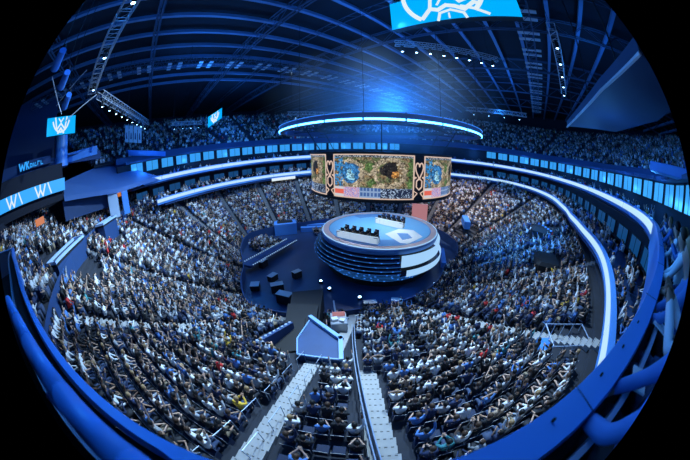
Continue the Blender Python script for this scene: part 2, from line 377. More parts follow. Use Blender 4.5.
# solid black block stands in for the dark void between stairwell and floor
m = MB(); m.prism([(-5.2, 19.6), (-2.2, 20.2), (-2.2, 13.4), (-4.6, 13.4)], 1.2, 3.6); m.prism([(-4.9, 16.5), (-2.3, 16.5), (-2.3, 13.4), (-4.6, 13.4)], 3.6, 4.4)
tag(m.build('dark_void_block', DARK), 'black block standing for the dark void between stair well and event floor', 'tunnel')
# equipment post right of portal
t = thing('technical_booth', 'small cluttered technical booth with a red screen beyond the portal roof', 'booth', (-.6, 15.2, 2.6))
m = MB(); m.box((0, 0, .6), (1.3, 1.5, 1.6), .1, 0, .05); m.build('booth_body', STEEL, t)
m = MB(); m.box((0, .3, 1.55), (1.0, .1, .45), .1); m.build('red_screen', PINKP, t)
m = MB(); m.box((-.3, -.3, 1.5), (.5, .4, .25), .4); m.box((.3, -.4, 1.48), (.4, .35, .2), -.3); m.build('equipment_cases', PAPER, t)
HOLES.append((-.6, 15.2, 1.3))
# curved white rail cover down to the floor
m = MB(); m.path([(-1.3, 21.4, 1.3), (-1.1, 19, 2.2), (-.9, 17.0, 3.0), (.2, 15.8, 3.4)], .09, 8); tag(m.build('curved_rail', RAILM), 'curved pale rail descending from the technical booth to the event floor', 'railing')
# railed accessible platform at right
t = thing('railed_platform', 'pale railed platform with blue floor at the top of the staircase', 'platform', (11.1, 4.75, 8.2), D2R(-24))
m = MB(); m.box((0, 0, -.1), (3.0, 1.9, .35), 0, 0, .03); m.build('platform_deck', BALC, t)
m = MB(); m.box((0, -.5, .12), (2.9, .7, .06)); m.build('pale_mat', PAPER, t)
for i in range(5): m = MB(); m.bar((-1.45 + i * .725, .9, 0), (-1.45 + i * .725, .9, 1.05), .03); m.build('post', RAILM, t)
for i in range(5): m = MB(); m.bar((-1.45 + i * .725, -.9, 0), (-1.45 + i * .725, -.9, 1.05), .03); m.build('post', RAILM, t)
m = MB(); m.path([(-1.45, .9, 1.05), (1.45, .9, 1.05), (1.45, -.9, 1.05), (-1.45, -.9, 1.05), (-1.45, .9, 1.05)], .04, 8); m.build('top_rail', RAILM, t)
HOLES.append((11.1, 4.75, 1.9))
# left portals
portal('pale-edged portal roof jutting from the left terrace wall', [(-22.6, 4.6), (-27.0, 10.4), (-25.6, 11.2), (-21.3, 5.4)], 12.3, 9.4, edge=.22, group='portals along the left terrace', em=PALE, rm=DARK)
portal('smaller portal roof farther along the left terrace wall', [(-29.5, 15.5), (-31.2, 19.6), (-30.2, 20.0), (-28.4, 16.2)], 12.0, 9.6, edge=.2, group='portals along the left terrace', em=PALE, rm=DARK)
# black block put where the right stand is just dark
t = thing('black_block', 'black block with small round lamps for the dark area in the blue-lit right stand', 'tower', (28.6, 24.2, 7.0), D2R(40))
m = MB(); m.box((0, 0, .2), (3.0, 4.4, 2.2), 0, 0, .5); m.build('block_body', DARK, t)
for i in range(4):
    m = MB(); m.bar((-1.2 + i * .7, -1.2 + i * .5, 1.3), (-1.2 + i * .7, -1.2 + i * .5, 1.45), .2, 10); m.build('lamp', LEDB, t)
HOLES.append((28.6, 24.2, 3.2))
m = MB(); m.box((20.4, 15.6, 7.4), (3.8, 3.0, 1.2), D2R(50), 0, .3); tag(m.build('low_black_block', DARK), 'low black block in the shadowed seats below the lower ribbon', 'riser'); HOLES.append((20.4, 15.6, 2.2))  # plain black block put in the dark part of the right stand
m = MB(); m.box((22.6, 39.5, 4.4), (4.6, 1.2, 1.5), D2R(70), 0, .08); tag(m.build('entry_canopy', BALC), 'blue entry canopy at the foot of the far right stand', 'canopy'); HOLES.append((22.6, 39.5, 2.4))

# ------------------------------------------------------------------ stage
t = thing('round_stage', 'tall round stage with white and blue top and ringed LED sides', 'stage', (*ST, 0))
m = MB(); m.lathe([(0, 5.42), (8.5, 5.42), (8.6, 5.2), (8.5, 4.7), (8.2, 4.55), (0, 4.5)], n=96); m.build('stage_deck', STGB, t, smooth=False)
m = MB(); m.lathe([(7.55, 5.425), (7.55, 5.45), (8.35, 5.45), (8.45, 5.36), (8.45, 5.30)], n=96); m.build('outer_walkway', STGR, t)
m = MB(); m.lathe([(8.36, 5.46), (8.5, 5.46), (8.52, 5.36)], n=96); m.build('rim_light', LEDP, t)
m = MB(); m.lathe([(0, 5.44), (7.4, 5.44), (7.4, 5.425)], n=96); m.build('inner_floor', mat('stage_floor_pale', (.16, .46, .80), .35), t)
for a0 in (-2.2, 0.9):
    m = MB(); m.lathe([(5.4, 5.447), (5.4, 5.455), (7.2, 5.455), (7.2, 5.447)], n=24, a0=a0, a1=a0 + 1.2); m.build('blue_floor_arc', STGB, t)
m = MB(); m.prism([(.2, -3.2), (1.6, -6.6), (2.6, -6.9), (5.2, -4.6), (4.6, -1.8), (2.6, -1.2)], 5.447, 5.46); m.build('white_floor_motif', STGW, t)
m = MB(); m.prism([(1.9, -3.0), (2.1, -5.6), (3.6, -5.0), (3.4, -3.2)], 5.46, 5.47); m.build('blue_floor_motif', STGB, t)
for k in range(9):
    z = 4.4 - k * .44; Rr = 8.35 + 1.35 * math.sin(min(1, (k + 1.2) / 5.0) * pi / 2) - max(0, k - 4) * .42
    g0, g1 = (.36, 2 * pi - 1.44) if k < 6 else (0, 2 * pi)
    m = MB(); m.lathe([(Rr - .9, z + .2), (Rr, z + .16), (Rr + .04, z), (Rr - .02, z - .12), (Rr - .9, z - .2)], n=80, a0=g0, a1=g1)
    m.lathe([(Rr + .045, z + .06), (Rr + .06, z + .03), (Rr + .045, z)], n=80, a0=g0, a1=g1, mi=1)
    ns = 64
    for i in range(ns):
        a = g0 + (g1 - g0) * (i + .5) / ns
        if (i * 7 + k * 3) % 5 < 3: continue
        m.box(((Rr + .06) * math.cos(a), (Rr + .06) * math.sin(a), z + .03), (.03, .22, .09), a, 2)
    m.build('side_ring', [RINGM, LEDD, LEDB], t)
m = MB(); m.lathe([(0, .0), (7.9, .0), (7.9, 4.6), (0, 4.6)], n=72); m.build('stage_core', DARK, t)
m = MB(); m.lathe([(8.95, 3.15), (9.0, 3.2), (9.0, 4.65), (8.95, 4.7)], n=30, a0=-1.42, a1=.35); m.build('white_led_band', LEDP, t)
m = MB(); m.lathe([(9.35, 2.0), (9.4, 2.05), (9.4, 2.85), (9.35, 2.9)], n=30, a0=-1.35, a1=.2); m.build('white_led_band', LEDP, t)
# team desks: built along an arc, facing the middle
def low_person(col_shirt, seated=True):
    pass
def desk(label, cx, cy, rz, n=5, w=5.6, front='front_screen'):
    t = thing('team_desk', label, 'desk', (cx, cy, 5.46), rz, 'team desks on the stage')
    m = MB()
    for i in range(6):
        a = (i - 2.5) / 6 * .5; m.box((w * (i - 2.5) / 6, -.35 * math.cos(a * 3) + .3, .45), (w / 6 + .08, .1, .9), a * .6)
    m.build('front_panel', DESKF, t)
    m = MB(); m.box((0, .35, .74), (w, .8, .06), 0, 0, .02); m.build('desk_top', DARK, t)
    for s in (-1, 1): m = MB(); m.box((s * (w / 2 - .05), .35, .36), (.08, .75, .7)); m.build('side_panel', STGW, t)
    return t
DESKS = [(1.4, 28.5, D2R(-31), 5.8, 'team desk with bright white front near the stage edge facing the portal roof'), (6.5, 34.4, D2R(-42), 4.8, 'team desk with bright white front in the middle of the stage beside the white motif')]
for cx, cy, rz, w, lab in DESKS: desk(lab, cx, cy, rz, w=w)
mon = None
def local(cx, cy, rz, x, y): return (cx + x * math.cos(rz) - y * math.sin(rz), cy + x * math.sin(rz) + y * math.cos(rz))
for di, (cx, cy, rz, w, lab) in enumerate(DESKS):
    for i in range(5):
        x = w * (i - 2) / 5.4; p = local(cx, cy, rz, x, .25); side = ('near', 'far')[di]
        if mon is None:
            mon = thing('computer_monitor', '', 'monitor'); m = MB(); m.box((0, 0, .32), (.56, .05, .34), 0, 0, .012); m.build('screen_panel', DARK, mon)
            m = MB(); m.box((0, 0, .1), (.06, .06, .18)); m.box((0, 0, .012), (.26, .2, .024)); m.build('stand', DARK, mon); q = mon
        else: q = copy_tree(mon)
        q.location = (*p, 6.235); q.rotation_euler = (0, 0, rz); tag(q, 'black monitor, %s from the screen-side end of the %s team desk' % (ordn(i), side), 'monitor', 'monitors on the team desks')
ch0 = None
for di, (cx, cy, rz, w, lab) in enumerate(DESKS):
    for i in range(5):
        x = w * (i - 2) / 5.4; p = local(cx, cy, rz, x, 1.25)
        if ch0 is None:
            ch0 = thing('gaming_chair', '', 'chair'); m = MB(); m.box((0, 0, .46), (.5, .5, .1), 0, 0, .03); m.build('seat', DARK, ch0)
            m = MB(); m.box((0, .27, .9), (.5, .1, .85), 0, 0, .03); m.build('backrest', NAVY, ch0); m = MB(); m.bar((0, 0, .05), (0, 0, .42), .04)
            for a in range(5): m.bar((0, 0, .08), (.28 * math.cos(a * 1.257), .28 * math.sin(a * 1.257), .03), .025)
            m.build('wheeled_base', STEEL, ch0); q = ch0
        else: q = copy_tree(ch0)
        q.location = (*p, 5.46); q.rotation_euler = (0, 0, rz); tag(q, 'dark gaming chair, %s from the screen-side end behind the %s team desk' % (ordn(i), ('near', 'far')[di]), 'chair', 'gaming chairs on stage')
STAGE_PLAYERS = [(local(cx, cy, rz, w * (i - 2) / 5.4, 1.12), rz, di, i) for di, (cx, cy, rz, w, lab) in enumerate(DESKS) for i in range(5)]

# pale pink LED column behind the stage
m = MB(); m.box((13.8, 42.0, 5.4), (2.9, .35, 3.4), D2R(-17), 0, .03); o = m.build('led_column', PINKP); tag(o, 'pale pink LED panel standing behind the round stage below the drum screen', 'led panel')
m = MB(); m.box((13.8, 42.0, 1.85), (2.7, 1.0, 3.7), D2R(-17), 0, .03); tag(m.build('panel_plinth', DARK), 'dark plinth carrying the pale pink LED panel', 'plinth')
# floor-level walkways, light strips and floor seats
m = MB(); m.slab3([(-10.5, 40.5, .9), (-15.5, 30.0, .9), (-13.6, 29.4, .9), (-8.6, 39.8, .9)], (0, 0, .35)); tag(m.build('entrance_ramp', BALD), 'long dark blue entrance ramp beside the stage on the event floor', 'ramp')
for k in range(2):
    m = MB()
    for i in range(26): m.box((-10.6 - 4.9 * i / 26 + 2.0 * k, 40.3 - 10.2 * i / 26 - .7 * k, 1.3), (.14, .24, .06), .45)
    tag(m.build('floor_light_strip', LEDP), 'dotted pale light strip along the %s edge of the entrance ramp' % ('crowd-side', 'stage-side')[k], 'light strip', 'light strips on the ramp')
t = thing('floor_platform', 'blue-lit square side platform on the event floor beyond the ramp', 'platform', (-12.5, 47.5, 0), .3)
m = MB(); m.box((0, 0, 1.2), (4.6, 3.2, 2.4), 0, 0, .05); m.build('platform_body', BALC, t); m = MB(); m.box((0, 0, 2.43), (3.2, 1.9, .08)); m.build('platform_top', DARK, t)
for i, (x, y, w) in enumerate([(-2.6, 52.5, 12), (-3.2, 50.6, 12), (-3.8, 48.7, 11)]):
    m = MB(); m.box((x, y, .5), (w, .9, 1.0), .12, 0, .03); tag(m.build('press_bench', BALC), 'long blue press bench, %s row behind the round stage' % ordn(2 - i), 'bench', 'press benches')
for i, (x, y, w, rz) in enumerate([(15.6, 33.2, 6, 1.25), (17.0, 30.0, 5, 1.1), (13.6, 25.3, 5.5, .75), (15.6, 27.6, 5.0, .9)]):
    m = MB(); m.box((x, y, .45), (w, .8, .9), rz, 0, .03); tag(m.build('floor_table', BALC), 'blue floor table beside the stage, %s from the near stand' % ordn(i), 'table', 'floor tables beside the stage')
for i, (x, y, w, d_, h, rz) in enumerate([(-8.5, 25.0, 1.6, .9, 1.1, .4), (-9.8, 27.6, 1.3, .9, .9, 1.1), (-7.0, 22.6, 1.8, 1.0, 1.3, -.3), (-11.6, 25.2, 1.2, 1.2, .8, .2), (-6.6, 28.6, 1.2, .8, 1.0, .8), (-12.4, 31.6, 1.4, .8, 1.1, 1.2), (14.2, 36.2, 1.2, .8, 1.0, .6), (2.6, 21.6, 1.4, .7, .9, .1), (5.6, 21.9, 1.1, .7, .8, -.2), (9.4, 22.8, 1.5, .8, 1.0, .5)]):
    t = thing('road_case', 'black wheeled equipment case on the event floor, %s counted from the ramp side' % ordn(i), 'case', (x, y, 0), rz, 'equipment cases on the floor')
    m = MB(); m.box((0, 0, h / 2 + .08), (w, d_, h), 0, 0, .04); m.build('case_body', DARK, t); m = MB(); m.box((0, 0, h + .06), (w + .03, d_ + .03, .05)); m.build('metal_edge', STEEL, t)
for i, (x, y) in enumerate([(-3.2, 27.2), (-2.0, 25.4), (1.6, 23.4), (11.6, 25.6)]):
    t = thing('floor_light', '', 'light', (x, y, 0), 0); m = MB(); m.box((0, 0, .2), (.5, .4, .4), 0, 0, .05); m.build('light_body', DARK, t); m = MB(); m.bar((0, 0, .4), (0, 0, .44), .17, 12); m.build('light_lens', LENS, t)
    tag(t, 'small floor light glowing blue, %s along the foot of the stage' % ordn(i), 'light', 'floor lights at the stage foot')

# ------------------------------------------------------------------ drum of screens
t = thing('drum_scoreboard', 'hanging drum of curved game screens between patterned dark panels', 'scoreboard', (*ST, 11.1))
RD = 9.65
m = MB(); m.lathe([(RD - .8, 0), (RD + .02, 0), (RD + .1, .12), (RD + .1, .3), (RD - .02, .32), (RD - .02, 5.1), (RD + .1, 5.12), (RD + .1, 5.32), (RD - .8, 5.35), (RD - .8, 0)], n=120); m.build('drum_frame', DARK, t)
m = MB(); m.lathe([(0, .35), (RD - .8, .35)], n=60); m.lathe([(RD - .8, 5.3), (0, 5.3)], n=60); m.build('drum_underside', DARK, t)
cam_dir = math.atan2(-ST[1], -ST[0])      # towards the near balcony
_nz = [np.random.default_rng(k).random((k * 3 + 4, k * 2 + 4)) for k in (5, 11, 23, 47)]
def vn(q, u, v):
    g = _nz[q]; x = u * (g.shape[0] - 2); y = min(.999, max(0, v)) * (g.shape[1] - 2); i, j = int(x), int(y); fx, fy = x - i, y - j
    fx, fy = fx * fx * (3 - 2 * fx), fy * fy * (3 - 2 * fy)
    return (g[i, j] * (1 - fx) + g[i + 1, j] * fx) * (1 - fy) + (g[i, j + 1] * (1 - fx) + g[i + 1, j + 1] * fx) * fy
def game_colour(u, v):
    n = vn(0, u, v) - .5; n1 = vn(1, u, v) - .5; n2 = vn(2, u, v) - .5; n3 = (vn(3, u, v) - .5)
    uu = u + .05 * n1; vv = v + .10 * n; f = .72 + .9 * n1 + 1.1 * n2 + .5 * n3
    c = np.array([.27, .24, .13]) * f
    if n + n1 > .18: c = np.array([.12, .15, .06]) * f
    if n + n1 < -.22: c = np.array([.38, .26, .13]) * f
    for cx, cy, r0, w in ((.22, .58, .30, .055), (.70, .58, .33, .06), (.45, .35, .22, .03)):
        if abs(math.hypot((uu - cx) * 1.9, vv - cy) - r0) < w: c = np.array([.52, .43, .30]) * f
    if math.hypot((uu - .22) * 1.9, vv - .58) < .24: c = np.array([.05, .24, .58]) * f
    if math.hypot((uu - .23) * 2.2, vv - .52) < .12: c = np.array([.35, .72, .95]) * f
    if math.hypot((uu - .70) * 1.7, vv - .66) < .17: c = np.array([.03, .025, .02]) * f
    if math.hypot((uu - .76) * 1.7, vv - .56) < .07: c = np.array([.8, .35, .08]) * f
    if uu < .13 and n1 > -.2: c = np.array([.04, .26, .60]) * f
    if math.hypot((uu - .47) * 1.9, vv - .75) < .10 or math.hypot((uu - .5) * 1.9, vv - .36) < .08 or uu > .93: c = np.array([.10, .18, .05]) * f
    if n3 > .38: c = c * 2.0 + .1
    if n3 < -.4: c = c * .2
    if v > .95: c = np.array([.02, .03, .05]) if n3 < .1 else np.array([.45, .5, .55])
    if v < .24:
        if u < .14: c = np.array([.80, .14, .09]) if .06 < v < .17 else np.array([.62, .62, .65])
        elif u < .35: c = (np.array([.70, .50, .62]), np.array([.15, .25, .72]), np.array([.62, .2, .25]))[int(abs(n2 + n3) * 7) % 3]
        elif u < .60: c = np.array([.05, .12, .34]) if (int(u * 70) % 3 and int(v * 24) % 3) else np.array([.28, .40, .62])
        else: c = np.array([.015, .025, .06]) + (np.array([.5, .65, .85]) * (1.0 if n3 + n2 > .28 else 0))
    return np.clip(c, 0.004, 1)
def curved_screen(a0, a1, z0, z1, R, nu, nv, fn, name, parent):
    V = []; F = []; C = []
    for i in range(nu + 1):
        a = a0 + (a1 - a0) * i / nu
        for j in range(nv + 1): V.append((R * math.cos(a), R * math.sin(a), z0 + (z1 - z0) * j / nv))
    for i in range(nu):
        for j in range(nv):
            F.append((i * (nv + 1) + j, (i + 1) * (nv + 1) + j, (i + 1) * (nv + 1) + j + 1, i * (nv + 1) + j + 1)); C.append(fn((i + .5) / nu, (j + .5) / nv))
    n = len(V); V += [(x * (R - .06) / R, y * (R - .06) / R, z) for x, y, z in V[:0]]
    me = bpy.data.meshes.new(name); me.from_pydata(V, [], F); me.materials.append(GAME)
    at = me.color_attributes.new('Col', 'FLOAT_COLOR', 'CORNER'); arr = np.ones((len(F), 4, 4), np.float32); arr[:, :, :3] = np.array(C)[:, None, :]
    at.data.foreach_set('color', arr.ravel()); return link(name, me, parent)
for k in range(6):
    mid = cam_dir + D2R(-5.6 + 60 * k); h0, h1 = mid - D2R(26), mid + D2R(26)
    sc = curved_screen(h0, h1, .5, 4.95, RD + .06, 170, 80, game_colour, 'game_screen', t)
    m = MB()
    for za, zb, aa, ab in ((.38, .5, h0 - .008, h1 + .008), (4.95, 5.07, h0 - .008, h1 + .008)): m.lathe([(RD + .03, za), (RD + .1, za), (RD + .1, zb), (RD + .03, zb)], n=30, a0=aa, a1=ab)
    for aa in (h0, h1): m.lathe([(RD + .03, .4), (RD + .1, .4), (RD + .1, 5.05), (RD + .03, 5.05)], n=1, a0=aa - .009, a1=aa + .009)
    m.build('screen_border', CREAM, sc)
    # patterned panel: pale scroll outlines on black
    pm = mid + D2R(30); m = MB(); W = D2R(3.9)
    def pp(x, z): a = pm + x * W; return ((RD + .1) * math.cos(a), (RD + .1) * math.sin(a), z)
    m.lathe([(RD + .02, .35), (RD + .07, .35), (RD + .07, 5.1), (RD + .02, 5.1)], n=4, a0=pm - W, a1=pm + W)
    pn = m.build('patterned_panel', DARK, t)
    m = MB(); r_ = .085
    # heart-like crest in the upper half, faceted gem below, pointed arches at the ends
    th = [i / 20 * 2 * pi for i in range(21)]
    m.path([pp(.75 * math.sin(a) ** 3 * 1.0, 3.55 + .062 * (13 * math.cos(a) - 5 * math.cos(2 * a) - 2 * math.cos(3 * a) - math.cos(4 * a))) for a in th], r_, 4)
    m.path([pp(.6 * math.sin(a), 2.05 + .62 * math.cos(a)) for a in [i * pi / 3 for i in range(7)]], r_, 4)
    for s in (-1, 1):
        m.path([pp(.95 * s, .6), pp(.3 * s, 1.05), pp(.95 * s, 1.3)], r_ * .8, 4); m.path([pp(.95 * s, 2.8), pp(.55 * s, 2.75), pp(.95 * s, 2.6)], r_ * .8, 4)
    m.build('scroll_pattern', CREAM, pn)
for i in range(6):
    a = cam_dir + i * pi / 3; m = MB(); m.bar((8.6 * math.cos(a), 8.6 * math.sin(a), 5.3), (10.6 * math.cos(a), 10.6 * math.sin(a), 8.35), .06, 5); m.build('hanger', DARK, t)

# ------------------------------------------------------------------ halo of light above the drum
t = thing('halo_light', 'huge circular blue-white light ring hanging above the drum screens', 'light ring', (*ST, 19.25))
RH = 13.5
for i in range(24):
    a = 2 * pi * i / 24
    m = MB(); m.lathe([(RH + .26, -.06), (RH + .34, -.06), (RH + .34, .12), (RH + .26, .12)], n=4, a0=a + .006, a1=a + 2 * pi / 24 - .006); m.build('light_segment', HALO, t)
    m = MB(); m.lathe([(RH + .3, .62), (RH + .36, .62), (RH + .36, .68), (RH + .3, .68)], n=4, a0=a + .004, a1=a + 2 * pi / 24 - .004); m.build('upper_light_line', LEDB, t)
m = MB(); m.lathe([(RH - .3, -.1), (RH + .24, -.1), (RH + .24, .15), (RH + .28, .7), (RH - .3, .7), (RH - .3, -.1)], n=96); m.build('ring_body', BALD, t)
for i in range(12):
    a = 2 * pi * (i + .5) / 12; m = MB(); m.bar((RH * math.cos(a), RH * math.sin(a), .5), (RH * math.cos(a) * 1.02, RH * math.sin(a) * 1.02, 12.0), .03, 4); m.build('suspension_cable', DARK, t)
    m = MB(); m.bar((RH * math.cos(a), RH * math.sin(a), .3), (8.6 * math.cos(a), 8.6 * math.sin(a), .3), .08, 5); m.build('spoke', DARK, t)
m = MB(); m.lathe([(8.4, .1), (8.8, .1), (8.8, .6), (8.4, .6), (8.4, .1)], n=48); m.build('inner_ring', DARK, t)

# ------------------------------------------------------------------ roof steel at 45 degrees
def truss(mb, a, b, h, w=0.0, rc=.12, rw=.07, bay=3.0, n=4):
    a = Vector(a); b = Vector(b); d = b - a; Lh = d.length; d.normalize(); s = d.cross(Vector((0, 0, 1))).normalized() * (w / 2)
    offs = [s, -s] if w > 0 else [Vector((0, 0, 0))]
    nb = max(1, int(Lh / bay)); up = Vector((0, 0, h))
    for o_ in offs:
        mb.bar(a + o_, b + o_, rc, n); mb.bar(a + o_ + up, b + o_ + up, rc, n)
        for i in range(nb):
            p = a + o_ + d * (Lh * i / nb); q = a + o_ + d * (Lh * (i + 1) / nb); mid = (p + q) / 2
            mb.bar(p, mid + up, rw, n); mb.bar(mid + up, q, rw, n)
    if w > 0:
        for i in range(nb + 1):
            p = a + d * (Lh * i / nb); mb.bar(p + s, p - s, rw, n); mb.bar(p + s + up, p - s + up, rw, n)
            if i < nb: q = a + d * (Lh * (i + 1) / nb); mb.bar(p + s, q - s, rw * .8, n)
def clip_line(c, u, ctr=(3, 30), R=72):
    """segment of the line c + t*u inside the circle"""
    cx, cy = c[0] - ctr[0], c[1] - ctr[1]; b_ = cx * u[0] + cy * u[1]; q = b_ * b_ - (cx * cx + cy * cy - R * R)
    if q <= 0: return None
    q = math.sqrt(q); return (c[0] + u[0] * (-b_ - q), c[1] + u[1] * (-b_ - q)), (c[0] + u[0] * (-b_ + q), c[1] + u[1] * (-b_ + q))
s2 = math.sqrt(.5)
for i, k in enumerate(range(-22, 118, 20)):      # primary trusses: x + y = k
    cl = clip_line((k / 2, k / 2), (s2, -s2))
    if not cl: continue
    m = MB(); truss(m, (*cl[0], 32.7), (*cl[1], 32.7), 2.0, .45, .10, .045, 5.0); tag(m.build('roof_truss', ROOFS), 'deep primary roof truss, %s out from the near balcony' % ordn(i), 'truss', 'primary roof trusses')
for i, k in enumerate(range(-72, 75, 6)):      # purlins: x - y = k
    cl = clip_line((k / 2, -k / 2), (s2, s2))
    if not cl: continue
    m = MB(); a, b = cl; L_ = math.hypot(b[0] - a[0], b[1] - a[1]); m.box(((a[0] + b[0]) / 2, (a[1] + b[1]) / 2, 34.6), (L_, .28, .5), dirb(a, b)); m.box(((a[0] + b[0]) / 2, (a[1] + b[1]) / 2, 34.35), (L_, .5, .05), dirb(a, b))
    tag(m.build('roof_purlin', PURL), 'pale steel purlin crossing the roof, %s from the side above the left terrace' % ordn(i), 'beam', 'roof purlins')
for i, k in enumerate((28, 68)):
    cl = clip_line((k / 2, k / 2), (s2, -s2))
    if not cl: continue
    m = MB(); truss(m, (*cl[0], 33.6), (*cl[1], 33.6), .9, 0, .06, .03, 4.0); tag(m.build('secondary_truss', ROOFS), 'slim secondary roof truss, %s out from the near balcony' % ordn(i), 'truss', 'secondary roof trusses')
# catwalks
for i, (k, z) in enumerate([(1.5, 31.0), (27, 31.0), (-48, 31.0)]):
    cl = clip_line((k / 2, -k / 2), (s2, s2), R=49); t = thing('catwalk', ['catwalk with pale rungs running above the drum screens', 'catwalk high over the right stand', 'catwalk high over the left terrace'][i], 'catwalk', (0, 0, 0), group='roof catwalks')
    a, b = cl; m = MB(); truss(m, (*a, z), (*b, z), 1.1, 1.1, .07, .04, 1.6); m.build('walkway_truss', ROOFS, t)
    m = MB(); n = 60
    for j in range(n): 
        if j % 3: m.box((a[0] + (b[0] - a[0]) * j / n, a[1] + (b[1] - a[1]) * j / n, z + .05), (.6, 2.6, .08), D2R(45))
    m.build('rungs', STEEL, t)
    for j in range(0, n, 6): m = MB(); m.bar((a[0] + (b[0] - a[0]) * j / n, a[1] + (b[1] - a[1]) * j / n, z), (a[0] + (b[0] - a[0]) * j / n, a[1] + (b[1] - a[1]) * j / n, 35.15), .03, 4); m.build('hanger_rod', DARK, t)

# ------------------------------------------------------------------ hung lighting trusses with fixtures
lamp0 = None
def lamp(loc, label, group, rz=0.0, tilt=0.4, lit=True, sc=1.0):
    global lamp0
    if lamp0 is None:
        q = thing('moving_head_light', '', 'stage light')
        m = MB(); m.box((0, 0, -.08), (.34, .24, .14), 0, 0, .02); m.build('base_box', DARK, q)
        m = MB(); m.box((-.2, 0, -.32), (.05, .12, .4)); m.box((.2, 0, -.32), (.05, .12, .4)); m.box((0, 0, -.16), (.4, .1, .04)); m.build('yoke', DARK, q)
        m = MB(); m.lathe([(0, .16), (.1, .14), (.14, 0), (.15, -.2), (.13, -.24)], (0, 0, -.42), 12); h = m.build('lamp_head', DARK, q)
        m = MB(); m.bar((0, 0, -.66), (0, 0, -.64), .125, 12); m.build('lens', LENS, h); lamp0 = q
    else: q = copy_tree(lamp0)
    q.location = loc; q.rotation_euler = (0, 0, rz); q.scale = (sc,) * 3
    return tag(q, label, 'stage light', group)
RIGS = [((-6.0, 4.2, 25.5), (-22.2, 11.6, 25.5), .9, 'bright lattice lighting truss slanting over the left of the near balcony'),
        ((-22.9, 13.2, 25.4), (-31.5, 29.5, 24.6), .8, 'second lighting truss lined with lamps beyond the bright lattice truss'),
        ((5.2, 23.2, 28.0), (16.5, 21.5, 28.0), .5, 'thin lamp-lined truss hanging just below the big cyan screen'),
        ((-30, 46, 25.0), (-33, 38, 25.0), .7, 'small lighting truss beside the far tilted cyan screen'),
        ((24, 44, 26), (34, 36, 26), .7, 'dark lighting truss over the far right stand'),
        ((-12, 52, 25), (8, 62, 25), .7, 'dark lighting truss behind the halo over the far stand'),
        ((14, 10, 27), (27, 20, 27), .7, 'dark lighting truss over the right stand near the suites')]
for i, (a, b, w, lab) in enumerate(RIGS):
    t = thing('lighting_truss', lab, 'truss', (0, 0, 0), group=None); m = MB(); truss(m, a, b, w, w, .045 if i != 1 else .05, .025, .9, 5); m.build('lattice', STEEL, t)
    A = Vector(a); B = Vector(b)
    for f in (.1, .5, .9): p = A.lerp(B, f); m = MB(); m.bar(p + Vector((0, 0, w)), (p.x, p.y, 35.15), .02, 4); m.build('suspension_cable', DARK, t)
    nl = [3, 9, 8, 4, 4, 6, 5][i]
    for j in range(nl):
        p = A.lerp(B, (j + .5) / nl); lamp((p.x, p.y, p.z - .1), 'black moving head light, %s along the %s' % (ordn(j), lab.replace(' lighting', '').split(' over ')[0].split(' lined')[0].split(' hanging')[0].split(' beyond')[0]), 'lights hung on the trusses', rz=j * .7)
# big follow spots on the near left
for i, (x, y, z) in enumerate([(-12.9, 3.6, 24.2), (-15.0, 5.2, 24.0), (-17.6, 6.8, 23.6)]):
    t = thing('follow_spot', 'large drum-shaped follow spot, %s in the cluster near the lattice truss' % ordn(i), 'spotlight', (x, y, z), .5, 'follow spots at the near left')
    m = MB(); m.bar((0, 0, 0), (-.9, .6, -.5), .28, 14, 0, .34); m.build('lamp_barrel', BALC, t); m = MB(); m.bar((-.9, .6, -.5), (-.93, .62, -.52), .3, 14); m.build('lens', LEDB, t)
    m = MB(); m.bar((-.3, .2, -.1), (-.3, .2, 11.2), .03, 5); m.box((-.3, .2, .25), (.5, .1, .5)); m.build('hanging_bracket', DARK, t)
for i, (a, b) in enumerate([((-20.6, 5.4, 26.4), (-21.2, 7.6, 23.4)), ((-19.2, 8.9, 26.4), (-21.4, 6.9, 24.2)), ((-22.2, 12.4, 25.5), (-22.0, 8.4, 22.9))]):
    m = MB(); m.bar(a, b, .05, 6); tag(m.build('brace_tube', STEEL), 'pale metal brace tube, %s of the three below the follow spots' % ordn(i), 'tube', 'brace tubes by the follow spots')

# ------------------------------------------------------------------ LED screens
def board(label, corners, m_face, emblem, name='video_screen', thick=.35, em_mat=SCRW):
    """corners: lower-left, lower-right, upper-right, upper-left in the world; emblem: list of polylines in 0..1 space"""
    A, B, Cc, Dd = [Vector(c) for c in corners]; nrm = (B - A).cross(Dd - A).normalized(); ctr = (A + B + Cc + Dd) / 4
    t = thing(name, label, 'screen', ctr)
    Pn = lambda u, v, off: (A * (1 - u) * (1 - v) + B * u * (1 - v) + Cc * u * v + Dd * (1 - u) * v) + nrm * off - ctr
    m = MB(); m.slab3([Pn(0, 0, -.03), Pn(1, 0, -.03), Pn(1, 1, -.03), Pn(0, 1, -.03)], -nrm * thick); m.build('housing', DARK, t)
    m = MB(); m.slab3([Pn(0, 0, 0), Pn(1, 0, 0), Pn(1, 1, 0), Pn(0, 1, 0)], -nrm * .03); f = m.build('led_face', m_face, t)
    if emblem:
        m = MB()
        asp = (B - A).length / (Dd - A).length
        for pts, w in emblem:
            for p, q in zip(pts, pts[1:]):
                dx, dy = (q[0] - p[0]) * asp, q[1] - p[1]; L_ = math.hypot(dx, dy) or 1; nx, ny = -dy / L_ * w / 2 / asp, dx / L_ * w / 2; ex, ey = dx / L_ * w * .3 / asp, dy / L_ * w * .3
                quad = [(p[0] + nx - ex, p[1] + ny - ey), (q[0] + nx + ex, q[1] + ny + ey), (q[0] - nx + ex, q[1] - ny + ey), (p[0] - nx - ex, p[1] - ny - ey)]
                m.add([Pn(u, v, .012) for u, v in quad], [(3, 2, 1, 0)])
        m.build('emblem', em_mat, f)
    return t
